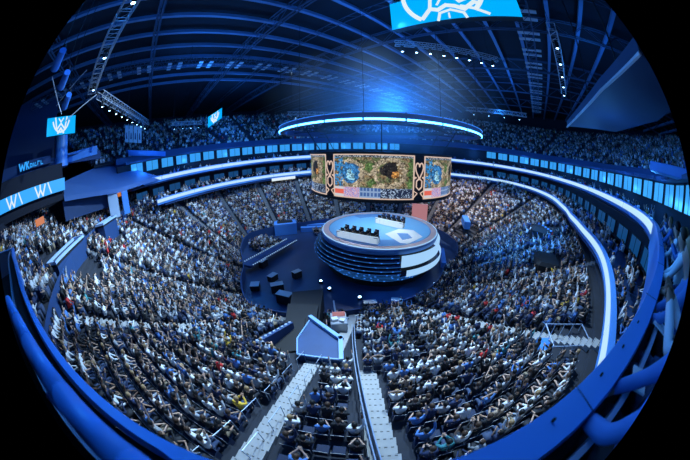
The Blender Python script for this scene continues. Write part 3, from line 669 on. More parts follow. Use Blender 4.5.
def arc(cx, cy, rx, ry, a0, a1, n=18): return [(cx + rx * math.cos(D2R(a0 + (a1 - a0) * i / n)), cy + ry * math.sin(D2R(a0 + (a1 - a0) * i / n))) for i in range(n + 1)]
# big overhead screen: ring with a winged angular crest
EM = [(arc(.45, 1.05, .32, 1.15, 178, 232), .13), (arc(.45, 1.05, .32, 1.15, 318, 355), .13),
      ([(.27, .14), (.34, .44), (.40, .36), (.467, .49), (.53, .42), (.60, .28), (.68, .50), (.72, .44)], .13), ([(.39, .0), (.41, .24), (.495, .31), (.59, .16), (.605, .0)], .08),
      ([(.478, .04), (.478, .2)], .05), ([(.58, .40), (.67, .28), (.77, .08)], .09), ([(.53, .8), (.575, .56), (.66, .68)], .09), ([(.34, .48), (.36, .9)], .10), ([(.62, .62), (.70, .95)], .09), ([(.40, .55), (.47, .95), (.53, .7)], .07)]
board('large cyan overhead screen with a white winged crest inside a ring', [(4.45, 20.5, 28.45), (12.95, 12.0, 28.45), (12.95, 12.0, 31.9), (4.45, 20.5, 31.9)], SCRC, EM, thick=.8)
m = MB(); truss(m, (4.6, 20.9, 32.4), (13.2, 12.3, 32.4), .8, .8, .05, .03, 1.2); tag(m.build('hanging_truss', STEEL), 'dark steel truss carrying the large cyan overhead screen', 'truss')
EM2 = [(arc(.5, 1.05, .3, .9, 200, 340), .1), ([(.3, .95), (.36, .3), (.5, .62), (.64, .3), (.7, .95)], .1), ([(.4, .1), (.5, .35), (.6, .1)], .12), ([(.42, .9), (.5, .7), (.58, .9)], .08)]
board('small cyan video screen with a white crest on the dark left wall', [(-33.64, 9.6, 24.8), (-31.94, 14.3, 24.25), (-32.02, 14.2, 26.6), (-33.68, 9.5, 27.1)], SCRC, EM2)
board('tilted cyan video screen beside the far roof purlins', [(-30.5, 49.3, 24.4), (-27.6, 51.0, 26.4), (-27.6, 51.0, 28.9), (-30.5, 49.3, 27.0)], SCRC, EM2)
# cyan ribbon high on the left with repeated angular crests
W_ = lambda x: [([(x, .9), (x + .03, .1), (x + .055, .6), (x + .08, .1), (x + .11, .9)], .16), ([(x + .055, .95), (x + .055, .7)], .16), ([(x + .14, .95), (x + .17, .1)], .14)]
board('cyan LED ribbon with repeated white crests on the high left balcony', [(-35.0, -4.0, 18.55), (-33.6, 12.9, 17.7), (-33.55, 12.95, 19.2), (-35.0, -4.0, 20.0)], LEDC, W_(.36) + W_(.68), name='cyan_ribbon', thick=.5)
m = MB(); m.slab3([(-35.6, -6, 17.4), (-34.3, 12.9, 16.6), (-34.3, 12.9, 21.2), (-35.6, -6, 21.8)], (-.6, 0, 0)); struct(m.build('wall_left_balcony', WALLM))
m = MB(); m.slab3([(-44, .5, 20.5), (-42, 14, 20.5), (-42, 14, 33), (-44, .5, 33)], (-.5, 0, 0)); struct(m.build('wall_left_rear', WALLB))
# dark board with pale word, column and pale ledges of the upper level on the left
m = MB(); m.slab3([(-40.2, 1.0, 22.0), (-36.9, 15.6, 21.2), (-34.4, 20.8, 20.6), (-34.4, 20.8, 21.8), (-37.2, 15.6, 22.4), (-40.2, 1.0, 23.9)], (-.6, 0, 0)); struct(m.build('wall_left_upper', BALD))
WM = [([(.0, .9), (.05, .1), (.10, .7), (.15, .1), (.2, .9)], .22), ([(.24, .9), (.24, .1)], .2), ([(.30, .9), (.26, .5), (.32, .1)], .2), ([(.36, .6), (.42, .55), (.42, .2), (.36, .2), (.36, .6)], .12), ([(.46, .2), (.46, .6)], .12), ([(.52, .6), (.5, .2), (.56, .2)], .12), ([(.6, .2), (.6, .65), (.66, .6)], .12), ([(.7, .6), (.7, .2), (.76, .2)], .12)]
board('dark name board with pale lettering on the upper left balcony', [(-38.7, 5.4, 22.4), (-37.2, 11.6, 22.0), (-37.2, 11.6, 23.1), (-38.7, 5.4, 23.5)], BALD, WM, name='name_board', em_mat=LEDC)
m = MB(); m.bar((-37.4, 13.9, 21.0), (-37.4, 13.9, 25.6), 1.25, 20); tag(m.build('round_column', BALC), 'thick round blue column beside the dark name board', 'column')
m = MB(); m.box((-36.0, 17.8, 22.0), (.4, 5.6, 1.3), D2R(-24)); tag(m.build('pale_ledge', BALC), 'pale blue ledge panel between the round column and the left soffit', 'ledge')
for i, (x, y, z) in enumerate([(-33.0, 7.4, 15.4), (-33.4, 24.0, 14.6)]):
    m = MB(); m.box((x, y, z), (.3, 1.6, .8), .2); tag(m.build('exit_opening', ORANGE), ['orange-glowing doorway at the back of the left terrace', 'small orange-glowing doorway under the end of the left soffit'][i], 'doorway')
# big soffit wedge on the left with its pale pillar
t = thing('soffit_wedge', 'large smooth dark blue wedge-shaped soffit over the left terrace', 'soffit', (-34, 20, 15))
g = lambda p: (p[0] + 34, p[1] - 20, p[2] - 15)
m = MB(); m.slab3([g(p) for p in [(-33.7, 12.6, 16.3), (-31.2, 21.8, 14.9), (-30.6, 31.6, 15.0), (-40.0, 26.5, 19.7), (-35.6, 13.3, 18.2)]], (-.3, .1, .6)); m.build('soffit_face', SOFF, t)
m = MB(); m.slab3([g(p) for p in [(-34.6, 12.6, 13.8), (-33.2, 21.8, 13.2), (-33.2, 21.8, 15.2), (-34.6, 12.6, 16.4)]], (-.3, 0, 0)); m.build('back_panel', BALD, t)
m = MB(); m.slab3([(-32.1, 20.2, 11.6), (-31.3, 21.7, 11.6), (-31.3, 21.7, 15.0), (-32.1, 20.2, 15.4)], (-.3, .1, 0)); tag(m.build('pale_pillar', mat('pillar_pale', (.45, .6, .8), .5)), 'pale blue square pillar under the left soffit wedge', 'pillar')
m = MB(); m.slab3([(-31.0, 22.4, 11.6), (-30.6, 23.4, 11.6), (-30.6, 23.4, 14.9), (-31.0, 22.4, 14.9)], (-.3, .1, 0)); tag(m.build('blue_pillar', BALC), 'narrow darker blue pillar next to the pale pillar', 'pillar')
# soffit on the right close to the roof
t = thing('roof_soffit', 'large dark triangular soffit hanging over the right upper stand', 'soffit', (0, 0, 0))
m = MB(); m.slab3([(26.8, 19.8, 22.6), (15.2, 7.4, 22.6), (10.9, 2.1, 22.6), (17.0, 1.2, 22.6), (21.0, 3.9, 22.6), (27.6, 12.0, 22.6)], (0, 0, .7)); m.build('soffit_face', RSOF, t)
m = MB(); m.bar((26.8, 19.8, 22.5), (15.2, 7.4, 22.5), .12, 6); m.bar((15.2, 7.4, 22.5), (10.9, 2.1, 22.5), .12, 6); m.build('edge_tube', STEEL, t)
for i, f in enumerate((.15, .5, .85)):
    m = MB(); x = 10.9 + 15.9 * f; y = 2.1 + 17.7 * f; m.bar((x, y, 23.2), (x + .5, y - .3, 35.2), .06, 5); m.build('hanger', DARK, t)
# hanging banners on the left upper level
for i in range(4):
    f = i / 4 + .02; a = Vector((-38.06, 29.25, 23.2)).lerp(Vector((-35.69, 32.09, 22.3)), f); b = Vector((-38.06, 29.25, 23.2)).lerp(Vector((-35.69, 32.09, 22.3)), f + .21)
    t = thing('hanging_banner', 'pale hanging banner with dark figure, %s of the four in the left upper stand' % ordn(i), 'banner', a, group='hanging banners'); d = b - a
    m = MB(); m.slab3([(0, 0, 0), d, d + Vector((0, 0, 3.1)), (0, 0, 3.1)], (-.04, .03, 0)); m.build('cloth', BANR, t)
    m = MB(); m.bar((0, 0, 3.12), d + Vector((0, 0, 3.12)), .05, 6); m.build('top_bar', STEEL, t)
    m = MB(); e = Vector((.03, -.03, 0)); m.slab3([d * .3 + e + Vector((0, 0, .6)), d * .7 + e + Vector((0, 0, .6)), d * .6 + e + Vector((0, 0, 1.8)), d * .4 + e + Vector((0, 0, 1.8))], (.01, -.01, 0)); m.build('dark_motif', BALD, t)
# angled canopy beside the banners
m = MB(); m.slab3([(-36.2, 28.8, 20.4), (-31.4, 34.6, 18.9), (-31.0, 34.2, 19.7), (-35.8, 28.4, 21.3)], (-.2, .1, .1)); tag(m.build('stair_parapet', BALC), 'slanting blue parapet below the hanging banners', 'parapet')
m = MB(); m.box((20.0, 1.9, 19.2), (7.0, 1.0, .7), D2R(62), 0, .05); tag(m.build('corner_ledge', BALC), 'pale blue thick ledge above the last suite at the right end', 'ledge')
# long white signs under the far ribbon
m = MB(); d0 = 118
o = ring_strip('sponsor_sign', lambda d: [(rr(RL, d) - .12, 10.35), (rr(RL, d) - .12, 11.0), (rr(RL, d) - .02, 11.0), (rr(RL, d) - .02, 10.35)], 121, 133, SCRW); tag(o, 'long white sign strip under the lower ribbon on the far left bowl', 'sign')

# ------------------------------------------------------------------ suite fronts and loge fronts
def front_proto(name, gm, w, h):
    t = thing(name, '', 'window'); m = MB(); fw = .07
    for x in (-w / 2, 0, w / 2): m.box((x, 0, h / 2), (fw, .1, h))
    m.box((0, 0, 0), (w + fw, .1, fw)); m.box((0, 0, h), (w + fw, .1, fw)); m.build('frame', DARK, t)
    for s in (-1, 1): m = MB(); m.box((s * w / 4, .01, h / 2), (w / 2 - fw, .03, h - fw)); m.build('glass_pane', gm, t)
    for s in (-1, 1): m = MB(); m.box((s * w / 4, -.05, h * .42), (.05, .03, h * .5)); m.build('mullion', BALD, t)
    return t
SUITE_D = []
def row_of(tab, off, z, d0, d1, pitch, w, h, gm, name, lab, group, hide=None):
    p0 = None; d = d0; i = 0
    while d < d1:
        R = float(rr(tab, d)) + off; dd = math.degrees(pitch / R)
        if not (hide and hide[0] < d < hide[1]):
            q = front_proto(name, gm, w, h) if p0 is None else copy_tree(p0)
            p0 = p0 or q; a = pt(d - dd * .4, float(rr(tab, d - dd * .4)) + off); b = pt(d + dd * .4, float(rr(tab, d + dd * .4)) + off)
            q.location = (*pt(d, R), z); q.rotation_euler = (0, 0, dirb(a, b)); SUITE_D.append(d)
            tag(q, lab % ordn(i) if i < 28 else lab % ('far-run %s' % ordn(i - 28) if i < 56 else 'final-run %s' % ordn(min(27, i - 56))), 'window', group)
        d += dd; i += 1
row_of(RU, 3.45, 16.95, -64, 186, 3.3, 2.7, 1.75, WIN, 'suite_front', 'lit blue suite front above the upper ribbon, %s from the near end', 'lit suite fronts above the upper ribbon', hide=(38, 68))
row_of(RL, 4.05, 12.3, -66, 186, 3.6, 2.6, 1.3, WIN2, 'loge_front', 'dim blue loge front between the ribbons, %s from the near end', 'dim loge fronts between the ribbons', hide=(38, 68))
# name plates above suites at right
for i in range(12):
    d = -58 + i * 3.6; m = MB(); R = float(rr(RU, d)) + 2.5; a = pt(d - .5, R); b = pt(d + .5, R); c = pt(d, R)
    m.box((*c, 18.98), (1.1, .04, .2), dirb(a, b)); tag(m.build('number_plate', BALD), 'small blank plate on the suite soffit, %s from the near right end' % ordn(i), 'plate', 'plates above the suites')

# ------------------------------------------------------------------ people
def skinmesh(verts, edges, radii, root=0, sub=1):
    me = bpy.data.meshes.new('tmp'); me.from_pydata(verts, edges, []); o = bpy.data.objects.new('tmp', me); COL.objects.link(o)
    md = o.modifiers.new('s', 'SKIN'); md.use_smooth_shade = True
    for i, sv in enumerate(me.skin_vertices[0].data):
        r = radii[i]; sv.radius = (r, r) if not isinstance(r, tuple) else r; sv.use_root = (i == root)
    if sub: s = o.modifiers.new('u', 'SUBSURF'); s.levels = sub; s.render_levels = sub
    dg = bpy.context.evaluated_depsgraph_get(); out = bpy.data.meshes.new_from_object(o.evaluated_get(dg)); bpy.data.objects.remove(o); bpy.data.meshes.remove(me)
    for p in out.polygons: p.use_smooth = True
    return out
ARMS = {   # elbow, wrist for right (x>0) and left; forward is +y
    'hands in lap': (((.25, .05, .78), (.12, .30, .68)), ((-.25, .05, .78), (-.10, .30, .68))),
    'both arms raised': (((.30, .10, 1.22), (.24, .22, 1.50)), ((-.30, .08, 1.24), (-.26, .18, 1.52))),
    'one arm raised': (((.30, .10, 1.20), (.22, .24, 1.48)), ((-.25, .05, .78), (-.12, .30, .70))),
    'clapping': (((.27, .14, .86), (.05, .34, 1.02)), ((-.27, .14, .86), (-.05, .34, 1.02))),
    'hands on head': (((.36, .0, 1.20), (.14, -.04, 1.34)), ((-.36, .0, 1.20), (-.14, -.04, 1.34))),
    'leaning forward': (((.24, .26, .74), (.14, .42, .62)), ((-.24, .26, .74), (-.14, .42, .62))),
}
def person_meshes(pose, sub=1, long=False):
    fy = .18 if pose == 'leaning forward' else 0.0
    ch = (0, -.05 + fy * .7, .92); nk = (0, -.03 + fy, 1.10); hy = fy + .02
    V = [(0, 0, .53), (0, -.04 + fy * .35, .72), ch, nk, (0, hy - .005, 1.18), (0, hy, 1.27), (0, hy - .005, 1.355), (0, hy + .105, 1.235)]
    Rr = [.13, .12, (.13, .11), .052, .075, .092, .06, .014]
    E = [(0, 1), (1, 2), (2, 3), (3, 4), (4, 5), (5, 6), (4, 7)]
    SV = [(0, 0, .56), (0, -.04 + fy * .35, .72), ch, (0, nk[1], 1.06)]; SR = [.150, .145, (.160, .135), .075]; SE = [(0, 1), (1, 2), (2, 3)]
    TV = [(0, 0, .52)]; TR = [.145]; TE = []
    for si, s in enumerate((1, -1)):
        el, wr = ARMS[pose][si]; el = (el[0], el[1] + (fy if pose != 'leaning forward' else 0), el[2])
        b = len(V); sh = (s * .19, ch[1], 1.02)
        hd = Vector(wr) + (Vector(wr) - Vector(el)).normalized() * .09
        V += [sh, el, wr, tuple(hd)]; Rr += [.062, .045, .032, .036]; E += [(2, b), (b, b + 1), (b + 1, b + 2), (b + 2, b + 3)]
        dv = (Vector(wr) - Vector(el)).normalized(); sd = dv.orthogonal().normalized(); sd2 = dv.cross(sd)
        for q, (o, l_) in enumerate(((-.03, .065), (-.01, .08), (.01, .078), (.03, .06))):
            base = hd + sd * o; V += [tuple(base + dv * l_)]; Rr += [.010]; E += [(b + 3, len(V) - 1)]
        V += [tuple(Vector(wr) + dv * .05 + sd * -.055 * s)]; Rr += [.011]; E += [(b + 2, len(V) - 1)]
        b = len(SV); mid = tuple((Vector(sh) + Vector(el)) / 2); SV += [sh, mid, tuple(Vector(sh).lerp(Vector(el), .85))]; SR += [.082, .068, .06]; SE += [(2, b), (b, b + 1), (b + 1, b + 2)]
        if long: SR[-1] = .054; SV += [el, wr]; SR += [.054, .043]; SV[b + 2] = tuple(Vector(sh).lerp(Vector(el), .8)); SE += [(b + 2, b + 3), (b + 3, b + 4)]
        b = len(V); kn = (s * .12, .37, .52); ft = (s * .13, .33, .06)
        V += [(s * .10, .06, .52), kn, ft, (s * .14, .43, .03)]; Rr += [.085, .062, .04, .036]; E += [(0, b), (b, b + 1), (b + 1, b + 2), (b + 2, b + 3)]
        b = len(TV); TV += [(s * .10, .08, .52), kn, (s * .13, .33, .12)]; TR += [.098, .077, .058]; TE += [(0, b), (b, b + 1), (b + 1, b + 2)]
    body = skinmesh(V, E, Rr, 0, sub); shirt = skinmesh(SV, SE, SR, 0, sub); tr = skinmesh(TV, TE, TR, 0, sub)
    m = MB(); P = []; nu, nv = 10, 6
    for j in range(nv + 1):
        th = j / nv * 1.9
        for i in range(nu):
            a = 2 * pi * i / nu; fr = max(0, math.sin(a)); t2 = th * (1 - .42 * fr)
            P.append((.112 * math.sin(t2) * math.cos(a), hy - .012 + .118 * math.sin(t2) * math.sin(a), 1.27 + .13 * math.cos(t2)))
    F = [(j * nu + i, j * nu + (i + 1) % nu, (j + 1) * nu + (i + 1) % nu, (j + 1) * nu + i)[::-1] for j in range(nv) for i in range(nu)]
    hair = bpy.data.meshes.new('hair'); hair.from_pydata(P, [], F); hair.validate()
    for p in hair.polygons: p.use_smooth = True
    return body, shirt, tr, hair
SKINS = [mat('skin_light', (.60, .38, .28), .6), mat('skin_tan', (.46, .27, .18), .6), mat('skin_dark', (.16, .08, .05), .6)]
SHIRTS = [('white-shirted', (.82, .84, .86), 31), ('grey-shirted', (.36, .38, .41), 14), ('black-shirted', (.014, .015, .018), 34), ('navy-shirted', (.02, .035, .10), 15), ('blue-shirted', (.08, .22, .55), 9), ('red-shirted', (.65, .03, .03), 1.6), ('tan-shirted', (.45, .33, .24), 3), ('teal-shirted', (.05, .26, .30), 1), ('yellow-shirted', (.8, .5, .05), .6)]
SH_M = [mat('shirt_' + n.split('-')[0], c, .85) for n, c, w in SHIRTS]; SH_W = np.array([w for _, _, w in SHIRTS], float); SH_W /= SH_W.sum()
TROU = [mat('trousers_dark', (.02, .022, .03), .85), mat('trousers_denim', (.05, .08, .16), .85), mat('trousers_khaki', (.28, .22, .15), .85)]
HAIR = [('black-haired', mat('hair_black', (.01, .009, .008), .6), 55), ('brown-haired', mat('hair_brown', (.07, .035, .018), .6), 33), ('fair-haired', mat('hair_fair', (.35, .22, .10), .6), 12)]
HW = np.array([h[2] for h in HAIR], float); HW /= HW.sum()
POSES = list(ARMS)
PM = {p: person_meshes(p) for p in POSES}; PML = {p: person_meshes(p, 1, True) for p in POSES}
def set_mat(o, m):
    if not o.data.materials: o.data.materials.append(m)
    o.material_slots[0].link = 'OBJECT'; o.material_slots[0].material = m
def person(loc, rz, pose, si, hi, ki, ti, label, group, cat='person', meshes=None, lean=0.0, name='spectator'):
    me = (meshes or PM)[pose]
    b = bpy.data.objects.new(name, me[0]); COL.objects.link(b); b.location = loc; b.rotation_euler = (lean, 0, rz); set_mat(b, SKINS[ki])
    for nm_, dm, mm in (('shirt', me[1], SH_M[si]), ('trousers', me[2], TROU[ti]), ('hair', me[3], HAIR[hi][1])):
        c = bpy.data.objects.new(nm_, dm); COL.objects.link(c); c.parent = b; set_mat(c, mm)
    return tag(b, label, cat, group)

# camera maths used only to decide which people are the nearest ones in view
PITCH, ROLL, FPX = D2R(18.7), D2R(0.7), 244.0
X_ = np.array([1., 0, 0]); U_ = np.array([0, math.sin(PITCH), math.cos(PITCH)]); F_ = np.array([0, math.cos(PITCH), -math.sin(PITCH)])
R_ = math.cos(ROLL) * X_ - math.sin(ROLL) * U_; UU = math.sin(ROLL) * X_ + math.cos(ROLL) * U_
def in_view(P):
    v = P - np.array([0, 0, EYE]); d = np.linalg.norm(v, axis=1); n = v / d[:, None]; a, b, c = n @ R_, n @ UU, n @ F_
    q = 2 * FPX * np.sin(np.arccos(np.clip(c, -1, 1)) / 2); s = np.hypot(a, b) + 1e-9; x = 345 + q * a / s; y = 230 - q * b / s
    s2_ = .78 / np.maximum(EYE - P[:, 2], .01); lx, ly = v[:, 0] * s2_, v[:, 1] * s2_    # where the sight line passes the ledge
    deg = np.degrees(np.arctan2(ly - C0[1], lx - C0[0])); clear = np.hypot(lx - C0[0], ly - C0[1]) < rr(RU, deg) - .03
    return (x > 2) & (x < 688) & (y > 2) & (y < 461) & (q < 336) & clear, d, x, y

def gen_rows(rfun, zfun, n, d0, d1, aisles, aw, spacing, occ, jit=.06, off=.58, start=0):
    out = []
    for r in range(start, n):
        d = d0 + random.random() * .3
        while d < d1:
            R = float(rfun(r, d)) + off; step = math.degrees(spacing / R)
            hw = math.degrees((aw + .28) / R); ok = True
            for a in aisles:
                w = hw * (.92 if a in (-102.2, -93.2) else .82)
                if r < AROW.get(a, 0) or (a == -99.9 and r > 12): continue
                if abs((d - aang(a, r) + 180) % 360 - 180) < w: ok = False; break
            if ok and rfun is row_rz and r >= 6 and abs((d - (-97.9 + (R - 17) * .30) + 180) % 360 - 180) < math.degrees(.32 / R): ok = False
            if ok:
                p = pt(d, R); ok = all((p[0] - h[0]) ** 2 + (p[1] - h[1]) ** 2 > h[2] ** 2 for h in HOLES)
                if ok: out.append((p[0], p[1], zfun(r), d, r, 1 if random.random() < (occ(d, r) if callable(occ) else occ) else 0))
            d += step
    return out
def occ_low(d, r):
    dd = (d + 180) % 360 - 180
    if -101 < dd < -95: return .74 if r > 12 else .85
    return .95
LOW = gen_rows(row_rz, row_z, NROW, 0, 360, AISLES, AW, .54, occ_low)
LOW = [p for p in LOW if not ((-104 < (p[3] + 180) % 360 - 180 or (p[3] + 180) % 360 - 180 < -180) and math.hypot(p[0] - C0[0], p[1] - C0[1]) > float(rr(RL, p[3])) - .4 and p[2] > 8.9 and not 190 < p[3] < 256)]
LEFT = gen_rows(lb_r, lb_z, NL, LB0 + .3, LB1, [196, 209, 222, 236, 248], .5, .54, .95)
LEFT = [p for p in LEFT if not (p[0] < -31.5 and p[1] > 11.5 and p[2] > 12.6)]
UP = gen_rows(ud_r, ud_z, NU, UD0, UD1, [-52, -38, -24, -10, 4, 18, 75, 90, 105, 120, 135, 148, 161, 174, 187, 199], .55, .60, .72)
LOGE = gen_rows(lambda r, d: rr(RL, d) + .35 + r * .95, lambda r: 11.0 + .25 * r, 3, -96, 188, [], .5, .62, .55)
SUIT = gen_rows(lambda r, d: rr(RU, d) + .3 + r * .9, lambda r: 14.75 + .15 * r, 2, -60, 188, [], .5, .75, .38)

LP = np.array([(p[0], p[1], p[2] + 1.0) for p in LOW]); vis, dist, px, py = in_view(LP)
occd = np.array([p[5] for p in LOW]) > 0
idx = [i for i in np.argsort(dist) if vis[i]]
near_people = [i for i in idx if occd[i]][:300]; near_set = set(near_people)
near_seats = idx[:300]; nseat = set(near_seats)

# seats: nearest ones in view as objects, the rest as one mass
s0 = thing('arena_seat', '', 'seat')
m = MB(); m.box((0, .0, .40), (.44, .38, .07), 0, 0, .02); m.build('seat_pan', NAVY, s0)
m = MB(); m.box((0, -.27, .68), (.44, .05, .46), 0, 0, .02); m.build('backrest', NAVY, s0)
m = MB(); m.path([(-.225, -.28, .46), (-.225, -.285, .92), (.225, -.285, .92), (.225, -.28, .46)], .011, 5); m.build('pale_rim', SEATR, s0)
m = MB(); m.box((-.2, -.12, .19), (.04, .3, .38)); m.box((.2, -.12, .19), (.04, .3, .38)); m.box((0, -.12, .3), (.38, .04, .08)); m.build('support', SEATP, s0)
AIS = {-93.2: 'the handrail staircase', -102.2: 'the zigzag staircase', -73: 'the platform staircase', -123.5: 'the balcony-corner staircase', -50: 'the shadowed right staircase'}
def whereabouts(i):
    x, y, z, d, r, o = LOW[i]; dd = (d + 180) % 360 - 180
    best = min(AIS, key=lambda a: abs(dd - a)); R = math.hypot(x - C0[0], y - C0[1]); k = max(0, int(abs(D2R(dd - best)) * R / .54 - (AW / .54)))
    return '%s row up, %s seat %s of %s' % (ordn(r), ordn(k), 'right' if dd > best else 'left', AIS[best])
for n_, i in enumerate(near_seats):
    x, y, z, d, r, o = LOW[i]; q = s0 if n_ == 0 else copy_tree(s0)
    q.location = (x, y, z); q.rotation_euler = (0, 0, D2R(d) + pi / 2)
    tag(q, ('empty navy seat, ' if not o else 'occupied navy seat, ') + whereabouts(i), 'seat', 'empty navy seats in the near block' if not o else 'occupied navy seats in the near blocks')
for i in near_people:
    x, y, z, d, r, o = LOW[i]
    pose = POSES[RNG.choice(6, p=[.36, .12, .12, .14, .06, .20])]; si = int(RNG.choice(len(SHIRTS), p=SH_W)); hi = int(RNG.choice(3, p=HW)); ki = int(RNG.choice(3, p=[.62, .30, .08])); ti = int(RNG.choice(3, p=[.6, .3, .1]))
    person((x - .015 * math.cos(D2R(d)), y - .015 * math.sin(D2R(d)), z + .095), D2R(d) + pi / 2 + random.uniform(-.15, .15), pose, si, hi, ki, ti, '%s person, %s, %s' % (SHIRTS[si][0], pose, whereabouts(i).replace(' seat', '')), 'seated spectators in the near blocks', meshes=PML if RNG.random() < .6 else PM)

def box8(c, d, taper=1.0, rot=None):
    x, y, z = d[0] / 2, d[1] / 2, d[2] / 2; t = taper
    V = np.array([(-x, -y, -z), (x, -y, -z), (x, y, -z), (-x, y, -z), (-x * t, -y * t, z), (x * t, -y * t, z), (x * t, y * t, z), (-x * t, y * t, z)]) + np.array(c)
    return V, [(3, 2, 1, 0), (4, 5, 6, 7), (0, 1, 5, 4), (1, 2, 6, 5), (2, 3, 7, 6), (3, 0, 4, 7)]
def limb(a, b, r):
    a = np.array(a, float); b = np.array(b, float); d = b - a; d /= np.linalg.norm(d); u = np.cross(d, (0.3, .9, .2)); u /= np.linalg.norm(u); w = np.cross(d, u)
    V = [a + u * r, a + w * r, a - u * r, a - w * r, b + u * r * .8, b + w * r * .8, b - u * r * .8, b - w * r * .8]
    return np.array(V), [(0, 1, 5, 4), (1, 2, 6, 5), (2, 3, 7, 6), (3, 0, 4, 7), (4, 5, 6, 7)]
def blob(c, rx, ry, rz):
    V = [(0, 0, rz)] + [(rx * math.cos(i * pi / 3) * .87, ry * math.sin(i * pi / 3) * .87, rz * .5) for i in range(6)] + [(rx * math.cos(i * pi / 3 + .5), ry * math.sin(i * pi / 3 + .5), -rz * .4) for i in range(6)] + [(0, 0, -rz)]
    F = [(0, 1 + i, 1 + (i + 1) % 6, 1 + (i + 1) % 6) for i in range(6)] + [(1 + i, 7 + i, 7 + (i + 1) % 6, 1 + (i + 1) % 6) for i in range(6)] + [(13, 7 + (i + 1) % 6, 7 + i, 7 + i) for i in range(6)]
    return np.array(V) + np.array(c), F
def low_variant(pose, full=True):
    fy = .18 if pose == 'leaning forward' else 0
    parts = [(0, blob((0, fy + .03, 1.25), .095, .105, .13)), (3, blob((0, fy - .005, 1.29), .108, .112, .11)), (1, box8((0, fy * .5 - .03, .83), (.40, .24, .54), .82))]
    for si, s in enumerate((1, -1)):
        el, wr = ARMS[pose][si]; parts += [(1, limb((s * .19, fy * .7 - .03, 1.02), el, .06)), (4, limb(el, tuple(np.array(wr) + (np.array(wr) - np.array(el)) * .3), .042))]
    if full: parts += [(2, box8((0, .22, .52), (.36, .46, .15))), (2, box8((0, .42, .26), (.34, .14, .48)))]
    V = []; F = []; pid = []; n = 0
    for k, (v, f) in parts: V.append(v); F += [tuple(n + i for i in q) for q in f]; pid += [k] * len(v); n += len(v)
    return np.concatenate(V), F, np.array(pid)
LV = [low_variant(p) for p in POSES]; LVU = [low_variant(p, False) for p in POSES]
SHC = np.array([c for _, c, _ in SHIRTS]); SKC = np.array([(.60, .38, .28), (.46, .27, .18), (.16, .08, .05)]); TRC = np.array([(.02, .022, .03), (.05, .08, .16), (.28, .22, .15)]); HRC = np.array([(.01, .009, .008), (.07, .035, .018), (.35, .22, .10)])
def mass(name, label, people, variants, zoff=0.0, pp=(.36, .13, .12, .14, .05, .20)):
    VS = []; CS = []; FS3 = []; FS4 = []; off = 0
    vi = RNG.choice(6, size=len(people), p=pp)
    for k, (V, F, pid) in enumerate(variants):
        sel = [p for p, q in zip(people, vi) if q == k]
        if not sel: continue
        A = np.array([(p[0], p[1], p[2] + zoff, D2R(p[3]) + pi / 2) for p in sel]); n = len(sel); A[:, 3] += RNG.normal(0, .18, n); sc = RNG.normal(1, .05, n)
        A[:, 0] += RNG.normal(0, .04, n); A[:, 1] += RNG.normal(0, .04, n)
        ca, sa = np.cos(A[:, 3]), np.sin(A[:, 3]); nv = len(V)
        X = (V[None, :, 0] * ca[:, None] - V[None, :, 1] * sa[:, None]) * sc[:, None] + A[:, 0:1]; Y = (V[None, :, 0] * sa[:, None] + V[None, :, 1] * ca[:, None]) * sc[:, None] + A[:, 1:2]; Z = V[None, :, 2] * sc[:, None] + A[:, 2:3]
        VS.append(np.stack([X, Y, Z], -1).reshape(-1, 3))
        C = np.ones((n, nv, 4), np.float32); br = RNG.uniform(.75, 1.1, (n, 1))
        tab = np.stack([SKC[RNG.choice(3, n, p=[.62, .30, .08])], np.clip(SHC[RNG.choice(len(SHIRTS), n, p=SH_W)] * br, 0, 1), TRC[RNG.choice(3, n, p=[.65, .28, .07])], HRC[RNG.choice(3, n, p=[.66, .29, .05])]], 1); sl = RNG.random(n) < .5; tab = np.concatenate([tab, np.where(sl[:, None], tab[:, 1], tab[:, 0])[:, None, :]], 1)
        C[:, :, :3] = tab[:, pid]; CS.append(C.reshape(-1, 4))
        base = off + np.arange(n)[:, None, None] * nv
        f4 = np.array([f for f in F if len(set(f)) == 4]); f3 = np.array([f[:3] for f in F if len(set(f)) == 3])
        FS4.append((base + f4[None]).reshape(-1, 4)); FS3.append((base + f3[None]).reshape(-1, 3)); off += n * nv
    V = np.concatenate(VS).astype(np.float32); Cc = np.concatenate(CS); f4 = np.concatenate(FS4); f3 = np.concatenate(FS3)
    me = bpy.data.meshes.new(name); me.vertices.add(len(V)); me.vertices.foreach_set('co', V.ravel())
    me.loops.add(f4.size + f3.size); me.loops.foreach_set('vertex_index', np.concatenate([f4.ravel(), f3.ravel()]).astype(np.int32))
    st = np.concatenate([np.arange(len(f4)) * 4, f4.size + np.arange(len(f3)) * 3]).astype(np.int32)
    me.polygons.add(len(st)); me.polygons.foreach_set('loop_start', st); me.update(calc_edges=True)
    at = me.color_attributes.new('Col', 'FLOAT_COLOR', 'POINT'); at.data.foreach_set('color', Cc.ravel()); me.materials.append(CROWD)
    return tag(link(name, me), label, 'crowd', None, 'stuff')
mass('crowd', 'dense seated crowd filling the lower bowl around the stage', [p for i, p in enumerate(LOW) if p[5] and i not in near_set], LV)
mass('crowd', 'dense crowd on the left terrace behind the blue portal walls', [p for p in LEFT if p[5]], LV)
mass('crowd', 'dim crowd in the upper deck under the roof', [p for p in UP if p[5]], LVU)
mass('crowd', 'dim spectators in the loge seats between the two ribbons', [p for p in LOGE if p[5]], LVU)
mass('crowd', 'dim guests on the suite balcony above the upper ribbon', [p for p in SUIT if p[5]], LVU)
